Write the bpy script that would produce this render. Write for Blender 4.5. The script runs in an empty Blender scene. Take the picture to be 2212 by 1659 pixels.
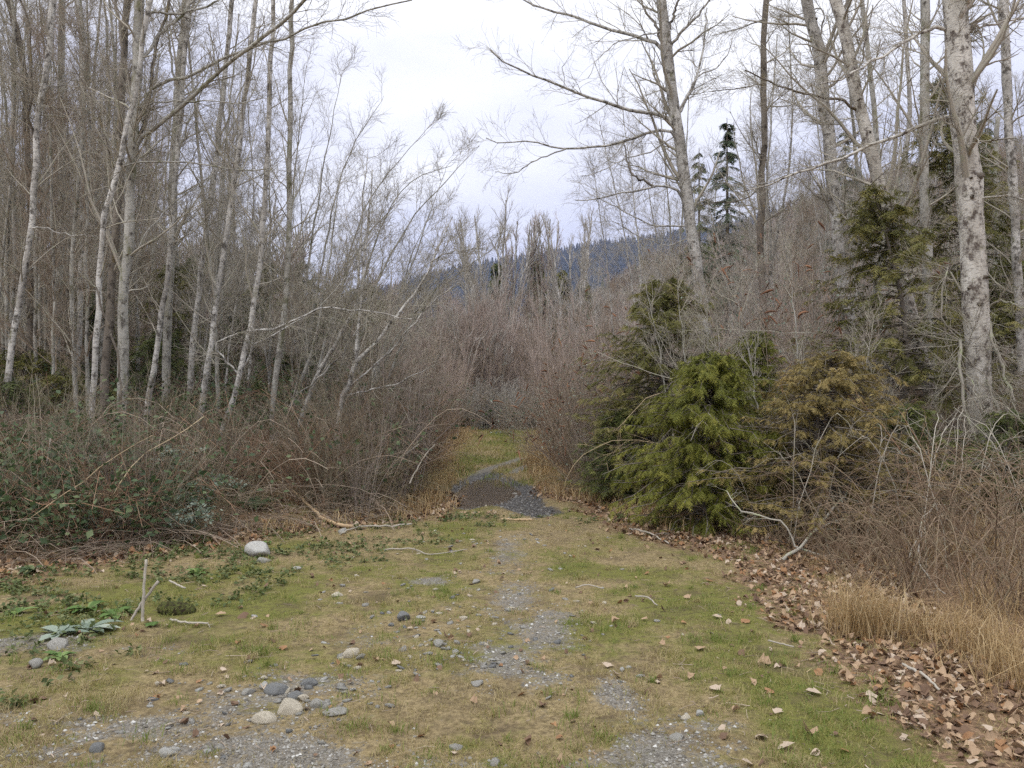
import bpy, math, random
import numpy as np
from mathutils import Vector
random.seed(7)
SC = bpy.context.scene
COL = SC.collection
R_ = math.radians

# ------------------------------------------------------------------ camera
EYE = 1.6; FPX = 804.0; PITCH = math.atan(8 / 804.0)
cam_d = bpy.data.cameras.new('camera'); cam = bpy.data.objects.new('camera', cam_d); COL.objects.link(cam)
cam.location = (0, 0, EYE); cam.rotation_euler = (R_(90) + PITCH, 0, 0)
cam_d.sensor_width = 36; cam_d.lens = FPX / 1024 * 36; cam_d.clip_end = 9000; cam_d.clip_start = 0.05
SC.camera = cam

# ------------------------------------------------------------------ world: overcast sky
SUN_EL, SUN_AZ = R_(52), R_(215)
W = bpy.data.worlds.new('World'); SC.world = W; W.use_nodes = True
nt = W.node_tree; nt.nodes.clear()
def wn(t, **k):
    n = nt.nodes.new(t)
    for a, b in k.items(): setattr(n, a, b)
    return n
sky = wn('ShaderNodeTexSky', sky_type='NISHITA', sun_disc=False, sun_elevation=SUN_EL, sun_rotation=SUN_AZ)
tc = wn('ShaderNodeTexCoord'); mp = wn('ShaderNodeMapping'); mp.inputs['Scale'].default_value = (1.0, 1.0, 2.6)
nz = wn('ShaderNodeTexNoise'); nz.inputs['Scale'].default_value = 2.1; nz.inputs['Detail'].default_value = 5; nz.inputs['Roughness'].default_value = .5
nt.links.new(tc.outputs['Generated'], mp.inputs[0]); nt.links.new(mp.outputs[0], nz.inputs['Vector'])
sep = wn('ShaderNodeSeparateXYZ'); nt.links.new(tc.outputs['Generated'], sep.inputs[0])
addn = wn('ShaderNodeMath', operation='MULTIPLY_ADD'); addn.inputs[1].default_value = .95; 
mz = wn('ShaderNodeMath', operation='MULTIPLY_ADD'); mz.inputs[1].default_value = .95; mz.inputs[2].default_value = -.39
nt.links.new(sep.outputs[2], mz.inputs[0]); nt.links.new(nz.outputs[0], addn.inputs[0]); nt.links.new(mz.outputs[0], addn.inputs[2])
rp = wn('ShaderNodeValToRGB'); nt.links.new(addn.outputs[0], rp.inputs[0])
e = rp.color_ramp.elements
e[0].position = .0; e[0].color = (.50, .53, .68, 1)
e[1].position = 1.0; e[1].color = (1.78, 1.80, 1.84, 1)
for p, c in ((.14, (.57, .59, .73, 1)), (.27, (.66, .68, .81, 1)), (.38, (.80, .81, .885, 1)), (.50, (.96, .965, .99, 1))):
    q = rp.color_ramp.elements.new(p); q.color = c
sc10 = wn('ShaderNodeVectorMath', operation='SCALE'); sc10.inputs['Scale'].default_value = 12.2
nt.links.new(rp.outputs[0], sc10.inputs[0])
mx = wn('ShaderNodeMixRGB'); mx.inputs[0].default_value = .94
nt.links.new(sky.outputs[0], mx.inputs[1]); nt.links.new(sc10.outputs[0], mx.inputs[2])
bg = wn('ShaderNodeBackground'); bg.inputs['Strength'].default_value = .1
nt.links.new(mx.outputs[0], bg.inputs[0]); wo = wn('ShaderNodeOutputWorld'); nt.links.new(bg.outputs[0], wo.inputs[0])

sd = bpy.data.lights.new('sun', 'SUN'); sd.energy = .9; sd.angle = R_(25); sd.color = (1, .97, .92)
sun = bpy.data.objects.new('sun', sd); COL.objects.link(sun)
sdir = Vector((math.sin(SUN_AZ) * math.cos(SUN_EL), math.cos(SUN_AZ) * math.cos(SUN_EL), math.sin(SUN_EL)))
sun.rotation_euler = sdir.to_track_quat('Z', 'Y').to_euler(); sun.location = (0, 0, 60)

SC.view_settings.view_transform = 'Standard'; SC.view_settings.look = 'None'
SC.view_settings.exposure = 0.20; SC.view_settings.gamma = 1; SC.view_settings.use_curve_mapping = False
SC.render.engine = 'CYCLES'
SC.cycles.use_denoising = False; SC.cycles.denoiser = 'OPENIMAGEDENOISE'; SC.cycles.denoising_input_passes = 'RGB_ALBEDO_NORMAL'; SC.cycles.denoising_prefilter = 'ACCURATE'
SC.cycles.max_bounces = 5; SC.cycles.diffuse_bounces = 3; SC.cycles.glossy_bounces = 2; SC.cycles.transmission_bounces = 3
SC.cycles.volume_bounces = 0; SC.cycles.caustics_reflective = False; SC.cycles.caustics_refractive = False

# ------------------------------------------------------------------ helpers
def ray(px, py):
    x = (px - 512) / FPX; z = (384 - py) / FPX
    ca, sa = math.cos(PITCH), math.sin(PITCH)
    return np.array([x, ca - sa * z, sa + ca * z])
def at(px, py, d):
    r = ray(px, py); return np.array([0, 0, EYE]) + r * (d / r[1])
def gpt(px, py):
    r = ray(px, py); p = np.array([0, 0, EYE]) + r * (-EYE / r[2]); return p[0], p[1]
def gd(dx, dy):                        # the same from the 2212-wide view of the photograph
    return gpt(dx * .4629, dy * .4629)
def norm(v): return v / np.maximum(np.linalg.norm(v, axis=-1, keepdims=True), 1e-9)
def sstep(a, b, x):
    t = np.clip((x - a) / (b - a), 0, 1); return t * t * (3 - 2 * t)

_tabs = {}
def vnoise(x, y, s=1.0, seed=0, octv=3):
    """smooth value noise in 0..1"""
    x = np.asarray(x, float) / s; y = np.asarray(y, float) / s; out = 0; amp = 1; tot = 0
    for o in range(octv):
        k = (seed, o)
        if k not in _tabs: _tabs[k] = np.random.default_rng(seed * 31 + o + 5).random((256, 256))
        T = _tabs[k]; xi = np.floor(x).astype(int); yi = np.floor(y).astype(int); fx = x - xi; fy = y - yi
        fx = fx * fx * (3 - 2 * fx); fy = fy * fy * (3 - 2 * fy)
        a = T[xi & 255, yi & 255]; b = T[(xi + 1) & 255, yi & 255]; c = T[xi & 255, (yi + 1) & 255]; d = T[(xi + 1) & 255, (yi + 1) & 255]
        out = out + amp * ((a * (1 - fx) + b * fx) * (1 - fy) + (c * (1 - fx) + d * fx) * fy); tot += amp
        amp *= .5; x = x * 2.03 + 11.3; y = y * 2.03 + 5.1
    return out / tot

class MB:
    """collects numpy geometry and links it as ONE mesh object"""
    def __init__(s): s.V = []; s.F = []; s.n = 0; s.A = []; s.smooth = False
    def add(s, V, F, tint=0.5):
        V = np.asarray(V, float).reshape(-1, 3); F = np.asarray(F, int)
        s.V.append(V); s.F.append(F + s.n); s.n += len(V)
        s.A.append(np.broadcast_to(np.asarray(tint, float), (len(V),)) if np.ndim(tint) == 0 else np.asarray(tint, float).reshape(-1))
        return s
    def tubes(s, P, R, sides=3, tint=0.5, cap=False):
        P = np.asarray(P, float); R = np.asarray(R, float)
        if P.ndim == 2: P = P[None]; R = R[None]
        N, K, _ = P.shape
        if N == 0: return s
        T = np.empty_like(P); T[:, 1:-1] = P[:, 2:] - P[:, :-2]; T[:, 0] = P[:, 1] - P[:, 0]; T[:, -1] = P[:, -1] - P[:, -2]
        T = norm(T)
        m = norm(P[:, -1] - P[:, 0]); ref = np.where(np.abs(m[:, 2:3]) < .8, np.array([0, 0, 1.]), np.array([1., 0, 0]))
        U = norm(np.cross(T, ref[:, None, :])); Wv = np.cross(T, U)
        a = np.arange(sides) * 2 * math.pi / sides
        ring = U[:, :, None, :] * np.cos(a)[:, None] + Wv[:, :, None, :] * np.sin(a)[:, None]
        V = P[:, :, None, :] + ring * R[:, :, None, None]
        base = (np.arange(N) * K * sides)[:, None, None]; k = np.arange(K - 1)[None, :, None]; j = np.arange(sides)[None, None, :]; j2 = (j + 1) % sides
        F = np.stack([base + k * sides + j, base + k * sides + j2, base + (k + 1) * sides + j2, base + (k + 1) * sides + j], -1).reshape(-1, 4)
        if np.ndim(tint): tint = np.repeat(np.asarray(tint, float), K * sides)
        s.add(V.reshape(-1, 3), F, tint)
        if cap:
            for b in (0, K - 1):
                s.F.append((np.arange(N)[:, None] * K * sides + b * sides + np.arange(sides)[None, :]) + s.n - N * K * sides)
        return s
    def mesh(s, name, mat, origin=None):
        V = np.concatenate(s.V); A = np.concatenate(s.A)
        if origin is not None: V = V - np.asarray(origin, float)
        me = bpy.data.meshes.new(name)
        me.vertices.add(len(V)); me.vertices.foreach_set('co', V.astype(np.float32).ravel())
        sizes = np.concatenate([np.full(len(f), f.shape[1]) for f in s.F]); loops = np.concatenate([f.ravel() for f in s.F])
        me.loops.add(len(loops)); me.loops.foreach_set('vertex_index', loops.astype(np.int32))
        me.polygons.add(len(sizes)); st = np.concatenate([[0], np.cumsum(sizes)[:-1]])
        me.polygons.foreach_set('loop_start', st.astype(np.int32))
        if s.smooth: me.polygons.foreach_set('use_smooth', np.ones(len(sizes), bool))
        me.update(calc_edges=True)
        at_ = me.attributes.new('tint', 'FLOAT', 'POINT'); at_.data.foreach_set('value', A.astype(np.float32))
        if mat: me.materials.append(mat)
        return me
    def obj(s, name, mat, parent=None, origin=None):
        return link(name, s.mesh(name, mat, origin), parent)

def link(name, me, parent=None):
    o = bpy.data.objects.new(name, me); COL.objects.link(o)
    if parent: o.parent = parent
    return o
def tag(o, label=None, cat=None, group=None, kind=None):
    if label: o['label'] = label
    if cat: o['category'] = cat
    if group: o['group'] = group
    if kind: o['kind'] = kind
    return o
def thing(name, label, cat, loc, group=None, rz=0):
    o = bpy.data.objects.new(name, None); COL.objects.link(o); o.location = [float(c) for c in loc]; o.rotation_euler = (0, 0, rz)
    o.empty_display_size = .1
    return tag(o, label, cat, group)
KIDS = {}
def kid(p, o): KIDS.setdefault(p.name, []).append(o); return o
def dup(root, loc, rz=0, sc=1.0, label=None, tilt=(0, 0)):
    r = root.copy(); COL.objects.link(r); r.location = [float(c) for c in loc]; r.rotation_euler = (tilt[0], tilt[1], rz)
    r.scale = (sc, sc, sc) if np.ndim(sc) == 0 else sc
    if label: r['label'] = label
    for ch in KIDS.get(root.name, []):
        c = ch.copy(); COL.objects.link(c); c.parent = r
    return r
def place(root, loc, rz=0, sc=1.0):
    root.location = [float(c) for c in loc]; root.rotation_euler = (0, 0, rz); root.scale = (sc, sc, sc) if np.ndim(sc) == 0 else sc

# ------------------------------------------------------------------ materials
class M:
    def __init__(s, name, rough=.9, spec=.2):
        s.m = bpy.data.materials.new(name); s.m.use_nodes = True; s.t = s.m.node_tree
        s.b = s.t.nodes['Principled BSDF']; s.b.inputs['Roughness'].default_value = rough
        s.b.inputs['Specular IOR Level'].default_value = spec
        s.tc = s.t.nodes.new('ShaderNodeTexCoord')
    def n(s, t, **k):
        x = s.t.nodes.new(t)
        for a, b in k.items(): setattr(x, a, b)
        return x
    def l(s, a, b): s.t.links.new(a, b)
    def noise(s, scale, detail=4, rough=.55, stretch=None, coord='Object', off=0):
        x = s.n('ShaderNodeTexNoise'); x.inputs['Scale'].default_value = scale; x.inputs['Detail'].default_value = detail; x.inputs['Roughness'].default_value = rough
        mp = s.n('ShaderNodeMapping'); mp.inputs['Scale'].default_value = stretch or (1, 1, 1); mp.inputs['Location'].default_value = (off, off * .7, off * .3)
        s.l(s.tc.outputs[coord], mp.inputs[0]); s.l(mp.outputs[0], x.inputs['Vector']); return x.outputs[0]
    def ramp(s, src, stops):
        r = s.n('ShaderNodeValToRGB'); s.l(src, r.inputs[0]); e = r.color_ramp.elements
        while len(e) > 1: e.remove(e[-1])
        for i, (p, c) in enumerate(stops):
            q = e[0] if i == 0 else e.new(p); q.position = p
            q.color = (c, c, c, 1) if np.ndim(c) == 0 else tuple(c) + (1,)
        return r.outputs[0]
    def mix(s, f, a, b, bt='MIX'):
        x = s.n('ShaderNodeMixRGB', blend_type=bt)
        for i, v in enumerate((f, a, b)):
            if hasattr(v, 'links'): s.l(v, x.inputs[i])
            elif i == 0: x.inputs[0].default_value = v
            else: x.inputs[i].default_value = tuple(v) + (1,) if np.ndim(v) else (v, v, v, 1)
        return x.outputs[0]
    def math(s, op, a, b=0.0):
        x = s.n('ShaderNodeMath', operation=op)
        for i, v in enumerate((a, b)):
            if hasattr(v, 'links'): s.l(v, x.inputs[i])
            else: x.inputs[i].default_value = v
        return x.outputs[0]
    def attr(s, name): x = s.n('ShaderNodeAttribute', attribute_name=name); return x
    def objrand(s): return s.n('ShaderNodeObjectInfo').outputs['Random']
    def col(s, c):
        if hasattr(c, 'links'): s.l(c, s.b.inputs['Base Color'])
        else: s.b.inputs['Base Color'].default_value = tuple(c) + (1,)
        return s
    def bump(s, h, st=.5, dist=.01):
        x = s.n('ShaderNodeBump'); x.inputs['Strength'].default_value = st; x.inputs['Distance'].default_value = dist
        s.l(h, x.inputs['Height']); s.l(x.outputs[0], s.b.inputs['Normal']); return s
    def translucent(s, c, f=.3):
        tr = s.n('ShaderNodeBsdfTranslucent'); 
        if hasattr(c, 'links'): s.l(c, tr.inputs[0])
        else: tr.inputs[0].default_value = tuple(c) + (1,)
        mx = s.n('ShaderNodeMixShader'); mx.inputs[0].default_value = f
        s.l(s.b.outputs[0], mx.inputs[1]); s.l(tr.outputs[0], mx.inputs[2])
        out = [n for n in s.t.nodes if n.type == 'OUTPUT_MATERIAL'][0]; s.l(mx.outputs[0], out.inputs[0]); return s

def bark(name, pale, grey, dark, moss=(.12, .12, .035), band=.5, darkf=.45, mossf=.5, patscale=5.5):
    m = M(name, .9, .15)
    big = m.noise(3.2, 4, .6, (1, 1, .55)); c = m.mix(m.ramp(big, [(.38, 0), (.62, 1)]), pale, grey)
    lent = m.noise(19, 4, .65, (.7, .7, 2.3), off=3)                        # horizontal bands and lenticels
    c = m.mix(m.math('MULTIPLY', m.ramp(lent, [(.54, 0), (.62, 1)]), band), c, dark)
    pat = m.noise(patscale, 6, .75, (1, 1, .7), off=7)
    c = m.mix(m.math('MULTIPLY', m.ramp(pat, [(.50 + .12 * (1 - darkf), 0), (.60 + .12 * (1 - darkf), 1)]), .9), c, dark)
    mo = m.noise(4.2, 5, .7, (1, 1, .5), off=13)
    c = m.mix(m.math('MULTIPLY', m.ramp(mo, [(.66 - .2 * mossf, 0), (.76 - .2 * mossf, 1)]), .7), c, moss)
    m.col(c); m.bump(m.noise(40, 4, .7, (1, 1, .6), off=2), .6, .012)
    return m.m
BARK_BIRCH = bark('pale_bark', (.62, .60, .56), (.34, .32, .29), (.07, .06, .05), band=.6, darkf=1.0, mossf=.35, patscale=10)
BARK_BIG = bark('cottonwood_bark', (.66, .63, .57), (.42, .39, .34), (.075, .055, .045), band=.55, darkf=.95, mossf=.25, patscale=8)
BARK_GREY = bark('grey_bark', (.47, .455, .41), (.30, .285, .25), (.06, .05, .04), band=.45, darkf=.7, mossf=.65, patscale=9)
BARK_DARK = bark('dark_bark', (.24, .21, .175), (.13, .11, .09), (.035, .028, .022), moss=(.22, .16, .04), band=.4, darkf=.8, mossf=.4)
def twigmat(name, a, b, lichen=None, lf=.3):
    m = M(name, .9, .15); at_ = m.attr('tint')
    c = m.mix(at_.outputs['Fac'], a, b)
    c = m.mix(m.math('MULTIPLY', m.ramp(m.noise(9, 3, .6), [(.52, 0), (.62, 1)]), lf), c, lichen or (.30, .31, .24))
    m.col(c); return m.m
TW_GREY = twigmat('grey_twig', (.23, .20, .16), (.52, .48, .405), (.36, .37, .26), .5)
TW_PALE = twigmat('pale_twig', (.28, .25, .22), (.56, .53, .48), lf=.35)
TW_BROWN = twigmat('brown_twig', (.20, .15, .11), (.44, .355, .28), (.36, .33, .22), .35)
TW_MAUVE = twigmat('mauve_twig', (.26, .195, .165), (.54, .45, .395), (.50, .46, .40), .3)
TW_RED = twigmat('red_cane', (.13, .07, .045), (.38, .235, .15), (.42, .37, .26), .35)
TW_OLIVE = twigmat('olive_twig', (.15, .12, .075), (.36, .31, .21), (.30, .32, .18), .4)
UG_BROWN = twigmat('dull_brown_twig', (.13, .085, .055), (.33, .245, .17), (.28, .27, .17), .4)
UG_GREY = twigmat('dull_grey_twig', (.13, .105, .075), (.36, .31, .235), (.30, .31, .20), .5)
UG_MAUVE = twigmat('dull_mauve_twig', (.17, .13, .11), (.40, .335, .295), (.36, .34, .25), .4)
TW_STRAW = twigmat('straw_cane', (.26, .18, .10), (.52, .42, .27), (.5, .42, .3), .2)
TW_LICHEN = twigmat('lichen_branch', (.20, .18, .15), (.42, .39, .33), (.36, .38, .24), .9)
def leafmat(name, a, b, c2=None, rough=.6, tr=.25, spec=.3):
    m = M(name, rough, spec); at_ = m.attr('tint').outputs['Fac']
    stops = [(0, a), (1, b)] if c2 is None else [(0, a), (.55, b), (1, c2)]
    c = m.ramp(at_, stops)
    m.col(c)
    if tr: m.translucent(c, tr)
    return m.m
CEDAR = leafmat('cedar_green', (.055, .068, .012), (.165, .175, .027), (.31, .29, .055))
CEDAR_OLIVE = leafmat('cedar_olive', (.07, .075, .02), (.17, .165, .045), (.31, .26, .09))
CEDAR_DARK = leafmat('cedar_dark', (.035, .05, .018), (.10, .12, .034), (.20, .20, .05))
FIR = leafmat('fir_dark', (.035, .052, .032), (.085, .115, .06), (.15, .18, .09))
LEAF_BRAMBLE = leafmat('bramble_leaf', (.035, .055, .025), (.085, .13, .055), (.19, .22, .10), rough=.5)
LEAF_SAGE = leafmat('sage_leaf', (.12, .16, .12), (.25, .31, .24), (.36, .40, .33))
LEAF_BRIGHT = leafmat('weed_leaf', (.05, .10, .02), (.11, .19, .045), (.20, .27, .09))
GRASS = leafmat('grass_blades', (.42, .34, .19), (.31, .275, .09), (.16, .215, .045), tr=.3)
DRYGRASS = leafmat('dry_grass', (.22, .135, .06), (.46, .33, .165), (.60, .48, .29), tr=.3)
CEDAR_BROWN = leafmat('cedar_browning', (.095, .078, .025), (.225, .18, .06), (.38, .28, .11))
def fallenmat(name, c1, c2):
    m = M(name, .8, .25); r = m.objrand()
    c = m.mix(m.math('ADD', m.math('MULTIPLY', m.noise(22, 4, .6), .8), m.math('MULTIPLY', m.attr('tint').outputs['Fac'], .4)), c1, c2)
    m.col(c); m.translucent(c, .15); return m.m
LEAVES = [fallenmat('tan_leaf', (.24, .15, .09), (.47, .34, .22)), fallenmat('orange_leaf', (.20, .10, .05), (.38, .22, .11)),
          fallenmat('buff_leaf', (.34, .26, .19), (.54, .44, .34)), fallenmat('dark_leaf', (.09, .055, .038), (.22, .14, .09))]
def stonemat(name, a, b):
    m = M(name, .85, .25)
    c = m.mix(m.ramp(m.noise(14, 5, .65), [(.35, 0), (.65, 1)]), a, b)
    c = m.mix(m.math('MULTIPLY', m.ramp(m.noise(60, 2, .6, off=4), [(.55, 0), (.66, 1)]), .35), c, (.08, .08, .075))
    c = m.mix(m.math('MULTIPLY', m.ramp(m.noise(7, 4, .6, off=9), [(.56, 0), (.68, 1)]), .4), c, (.15, .13, .06))
    m.col(c); m.bump(m.noise(38, 5, .7), .8, .012); return m.m
STONES = [stonemat('grey_stone', (.23, .22, .195), (.43, .415, .375)), stonemat('blue_stone', (.13, .135, .135), (.25, .25, .245)),
          stonemat('cream_stone', (.42, .37, .28), (.62, .56, .45)), stonemat('white_stone', (.33, .325, .30), (.54, .53, .49))]
GRAVEL = stonemat('gravel_stone', (.19, .19, .19), (.42, .42, .40))
GRAVEL_WET = M('wet_gravel', .3, .5).col((.05, .047, .045)).m

# ------------------------------------------------------------------ ground
PUD = np.array([gd(*p) for p in ((972, 1062), (985, 1045), (1015, 1030), (1050, 1019), (1080, 1022), (1105, 1034), (1145, 1048), (1160, 1062), (1172, 1085), (1215, 1104), (1160, 1113), (1118, 1102), (1088, 1090), (1050, 1087), (1010, 1097), (985, 1092))])
WAT = np.array([gd(*p) for p in ((978, 1064), (990, 1047), (1030, 1030), (1070, 1028), (1108, 1042), (1122, 1060), (1090, 1078), (1030, 1088), (1000, 1093), (984, 1086))])
def polysd(x, y, poly):
    x = np.asarray(x, float); y = np.asarray(y, float); d = np.full(x.shape, 1e9); ins = np.zeros(x.shape, bool)
    n = len(poly)
    for i in range(n):
        a = poly[i]; b = poly[(i + 1) % n]; ex, ey = b - a; wx = x - a[0]; wy = y - a[1]
        t = np.clip((wx * ex + wy * ey) / (ex * ex + ey * ey), 0, 1)
        d = np.minimum(d, np.hypot(wx - ex * t, wy - ey * t))
        c = ((a[1] > y) != (b[1] > y)) & (x < (b[0] - a[0]) * (y - a[1]) / (b[1] - a[1] + 1e-12) + a[0])
        ins ^= c
    return np.where(ins, -d, d)
def segd(x, y, pts):
    d = np.full(np.shape(x), 1e9)
    for a, b in zip(pts[:-1], pts[1:]):
        a = np.array(a); b = np.array(b); ex, ey = b - a; wx = x - a[0]; wy = y - a[1]
        t = np.clip((wx * ex + wy * ey) / (ex * ex + ey * ey), 0, 1); d = np.minimum(d, np.hypot(wx - ex * t, wy - ey * t))
    return d
LEFT_EDGE = [(-5.6, -5), (-5.2, 4), (-4.5, 7.07), (-3.8, 7.66), (-3.0, 8.9), (-2.1, 9.6), (-1.25, 10.1), (-1.0, 12.8), (-1.75, 20.7), (-1.9, 30), (-1.7, 36)]
RIGHT_EDGE = [(2.4, -5), (2.35, 3.6), (2.35, 5.5), (2.65, 7.6), (2.1, 8.9), (1.5, 11.0), (.6, 12.5), (.5, 18), (.9, 26), (1.4, 33), (1.5, 36)]
def edge_x(y, E):
    ys = [p[1] for p in E]; xs = [p[0] for p in E]; return np.interp(y, ys, xs)
def gravel_mask(x, y):
    m = np.zeros(np.shape(x))
    for dx, dy, rx, ry, a in ((1090, 1200, .3, 1.3, .6), (1120, 1290, .28, .7, .75), (1130, 1400, .3, .5, .8), (1250, 1500, .3, .3, .5), (1380, 1580, .25, .4, .9), (1150, 1360, .30, .50, 1), (1190, 1320, .22, .4, .8), (1100, 1430, .33, .45, .9), (1010, 1440, .35, .4, .5), (1180, 1470, .25, .25, .9), (1330, 1500, .14, .35, .9), (1400, 1560, .25, .3, 1), (1470, 1640, .35, .3, 1), (1350, 1640, .3, .2, .8),
                           (925, 1256, .18, .18, 1), (1080, 1280, .6, 1.2, .35), (300, 1570, .55, .2, .9), (480, 1620, .7, .2, 1), (150, 1640, .6, .15, 1), (640, 1650, .5, .15, 1), (30, 1550, .4, .2, .8), (60, 1390, .6, .3, .75), (300, 1410, .3, .14, .6), (620, 1490, .45, .3, .9), (560, 1540, .5, .25, .7), (900, 1600, .4, .2, .45), (990, 1640, .35, .15, .8), (850, 1380, .45, .5, .55), (1530, 1570, .15, .15, .9), (1060, 1180, .7, .9, .3)):
        cx, cy = gd(dx, dy); m = np.maximum(m, a * np.exp(-(((x - cx) / rx) ** 2 + ((y - cy) / ry) ** 2) ** 1.2))
    m = m * (.55 + .6 * sstep(.35, .6, vnoise(x, y, .3, 33, 3))) + (vnoise(x, y, .12, 3, 4) - .5) * .9
    for pts, w in (((gd(1015, 1035), gd(1060, 1012), gd(1095, 1000), gd(1130, 988)), .17), ((gd(1110, 1022), gd(1150, 1002)), .15)):
        m = np.maximum(m, 1.1 * np.exp(-(segd(x, y, pts) / w) ** 2))
    return np.clip(m, 0, 1)
def base_h(x, y):
    lx = edge_x(y, LEFT_EDGE); rx = edge_x(y, RIGHT_EDGE)
    h = .06 * (vnoise(x, y, 1.3, 1, 3) - .5) + .036 * (vnoise(x, y, .24, 2, 3) - .5)
    h = h + .22 * sstep(.1, 2.6, lx - x) + .16 * sstep(.3, 2.5, x - rx) + .2 * (vnoise(x, y, 3, 9, 2) - .5) * sstep(1, 3, np.maximum(lx - x, x - rx))
    return h
def gh(x, y):
    x = np.asarray(x, float); y = np.asarray(y, float)
    h = base_h(x, y); near = (y > 8) & (y < 18)
    sd_ = polysd(x, y, PUD); k = sstep(.15, -.12, sd_)
    h = h * (1 - .8 * k) - .055 * k
    sw = polysd(x, y, WAT) + .16 * (vnoise(x, y, .16, 61, 3) - .5); h = h - .05 * sstep(.08, -.15, sw)
    return h
def axis(a, b, step, lo, hi, g=1.17):
    c = list(np.arange(a, b + 1e-6, step)); s = step; v = c[-1]
    while v < hi: s *= g; v += s; c.append(v)
    s = step; v = c[0]; pre = []
    while v > lo: s *= g; v -= s; pre.append(v)
    return np.array(pre[::-1] + c)
xs = axis(-5.2, 4.6, .06, -4500, 4500); ys = axis(3.0, 15.5, .06, -300, 6000)
X, Y = np.meshgrid(xs, ys); Z = gh(X, Y); Z = Z - .0  
nx, ny = len(xs), len(ys)
ii = (np.arange(ny - 1)[:, None] * nx + np.arange(nx - 1)[None, :]).ravel()
mb = MB(); mb.smooth = True; mb.add(np.stack([X, Y, Z], -1).reshape(-1, 3), np.stack([ii, ii + 1, ii + nx + 1, ii + nx], -1), .5)
g_me = mb.mesh('ground', None)
lx = edge_x(Y, LEFT_EDGE); rx = edge_x(Y, RIGHT_EDGE)
GRV = gravel_mask(X, Y)
def green_mask(x, y):
    g = .46 + (vnoise(x, y, .6, 5, 5) - .5) * 2.1
    for dx, dy, rx_, ry_, a in ((1700, 1480, .55, 1.1, .55), (1850, 1600, .5, .6, .6), (1500, 1370, .6, .9, .25), (1600, 1300, .5, .8, .3), (560, 1400, 1.0, .5, .35), (250, 1330, .9, .8, .45), (700, 1240, 1.0, 1.2, .25), (1010, 1000, .35, 2.5, .6), (1090, 945, .6, 4, .5), (980, 1120, .3, .8, .45), (1260, 1080, .3, .4, .5), (850, 1330, .8, .6, .2), (150, 1460, 1.2, .3, .2)):
        cx, cy = gd(dx, dy); g = g + a * np.exp(-((x - cx) / rx_) ** 2 - ((y - cy) / ry_) ** 2)
    for dx, dy, rx_, ry_, a in ((1150, 1150, 1.2, 1.1, .25), (1300, 1450, .4, .6, .2), (1150, 980, .4, 2, .3), (1050, 925, 1.5, 4, .3)):
        cx, cy = gd(dx, dy); g = g - a * np.exp(-((x - cx) / rx_) ** 2 - ((y - cy) / ry_) ** 2)
    return np.clip(g, 0, 1)
def litter_mask(x, y):
    rxe = edge_x(y, RIGHT_EDGE); lxe = edge_x(y, LEFT_EDGE)
    wdt = np.interp(y, [0, 3, 5, 8, 10, 12, 14], [.8, .8, .85, 1.2, 1.1, .6, .3])
    d = rxe - x
    m = sstep(1.15, .2, d / wdt) * .95
    ml = sstep(1.7, -.1, x - lxe) * sstep(16, 11, y) * .72
    m = np.maximum(m, ml) + (vnoise(x, y, .4, 8, 4) - .5) * .9
    return np.clip(m, 0, 1)
GRN = green_mask(X, Y); LIT = litter_mask(X, Y); WET = sstep(.10, -.06, polysd(X, Y, PUD) + (vnoise(X, Y, .18, 6, 2) - .5) * .18)
for n_, a_ in (('gravel', GRV), ('green', GRN), ('litter', LIT), ('wet', WET)):
    q = g_me.attributes.new(n_, 'FLOAT', 'POINT'); q.data.foreach_set('value', a_.astype(np.float32).ravel())
m = M('soil', .92, .2)
gr = m.attr('gravel').outputs['Fac']; gn = m.attr('green').outputs['Fac']; li = m.attr('litter').outputs['Fac']; we = m.attr('wet').outputs['Fac']
fine = m.noise(38, 5, .65); fine2 = m.noise(130, 3, .6, off=5); mid = m.noise(7, 5, .6, off=9)
straw = m.mix(m.ramp(fine, [(.3, 0), (.7, 1)]), (.13, .095, .045), (.36, .28, .15))
moss = m.mix(m.ramp(fine2, [(.3, 0), (.7, 1)]), (.075, .075, .018), (.22, .215, .055))
c = m.mix(m.ramp(m.math('ADD', gn, m.math('MULTIPLY', m.math('SUBTRACT', mid, .5), 1.5)), [(.25, 0), (.8, 1)]), straw, moss)
c = m.mix(m.math('MULTIPLY', m.ramp(m.noise(2.6, 6, .72, off=21), [(.50, 0), (.68, 1)]), .75), c, (.10, .072, .042))
c = m.mix(m.math('MULTIPLY', m.ramp(m.noise(17, 5, .7, off=27), [(.50, 0), (.64, 1)]), .6), c, (.07, .052, .03))
grav = m.ramp(m.noise(95, 4, .75, off=3), [(.30, (.085, .075, .06)), (.48, (.17, .155, .135)), (.60, (.25, .235, .21)), (.72, (.42, .41, .38))])
c = m.mix(m.ramp(m.math('ADD', gr, m.math('MULTIPLY', m.math('SUBTRACT', m.noise(24, 5, .7, off=31), .5), 1.9)), [(.40, 0), (.95, .92)]), c, grav)
litc = m.ramp(m.noise(26, 4, .7, off=41), [(.3, (.07, .045, .028)), (.5, (.19, .12, .07)), (.7, (.38, .25, .16))])
c = m.mix(m.ramp(m.math('ADD', li, m.math('MULTIPLY', m.math('SUBTRACT', m.noise(16, 4, .65, off=51), .5), 1.4)), [(.42, 0), (.80, 1)]), c, litc)
mud = m.ramp(m.noise(30, 5, .7, off=61), [(.35, (.022, .018, .014)), (.6, (.06, .051, .043)), (.75, (.12, .11, .10))])
c = m.mix(we, c, mud); m.col(c)
rr = m.ramp(we, [(0, .92), (1, .38)]); m.l(rr, m.b.inputs['Roughness'])
m.bump(m.math('ADD', m.noise(60, 5, .7), m.math('MULTIPLY', m.noise(14, 3, .6, off=2), 1.5)), .8, .018)
g_me.materials.append(m.m)
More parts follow.
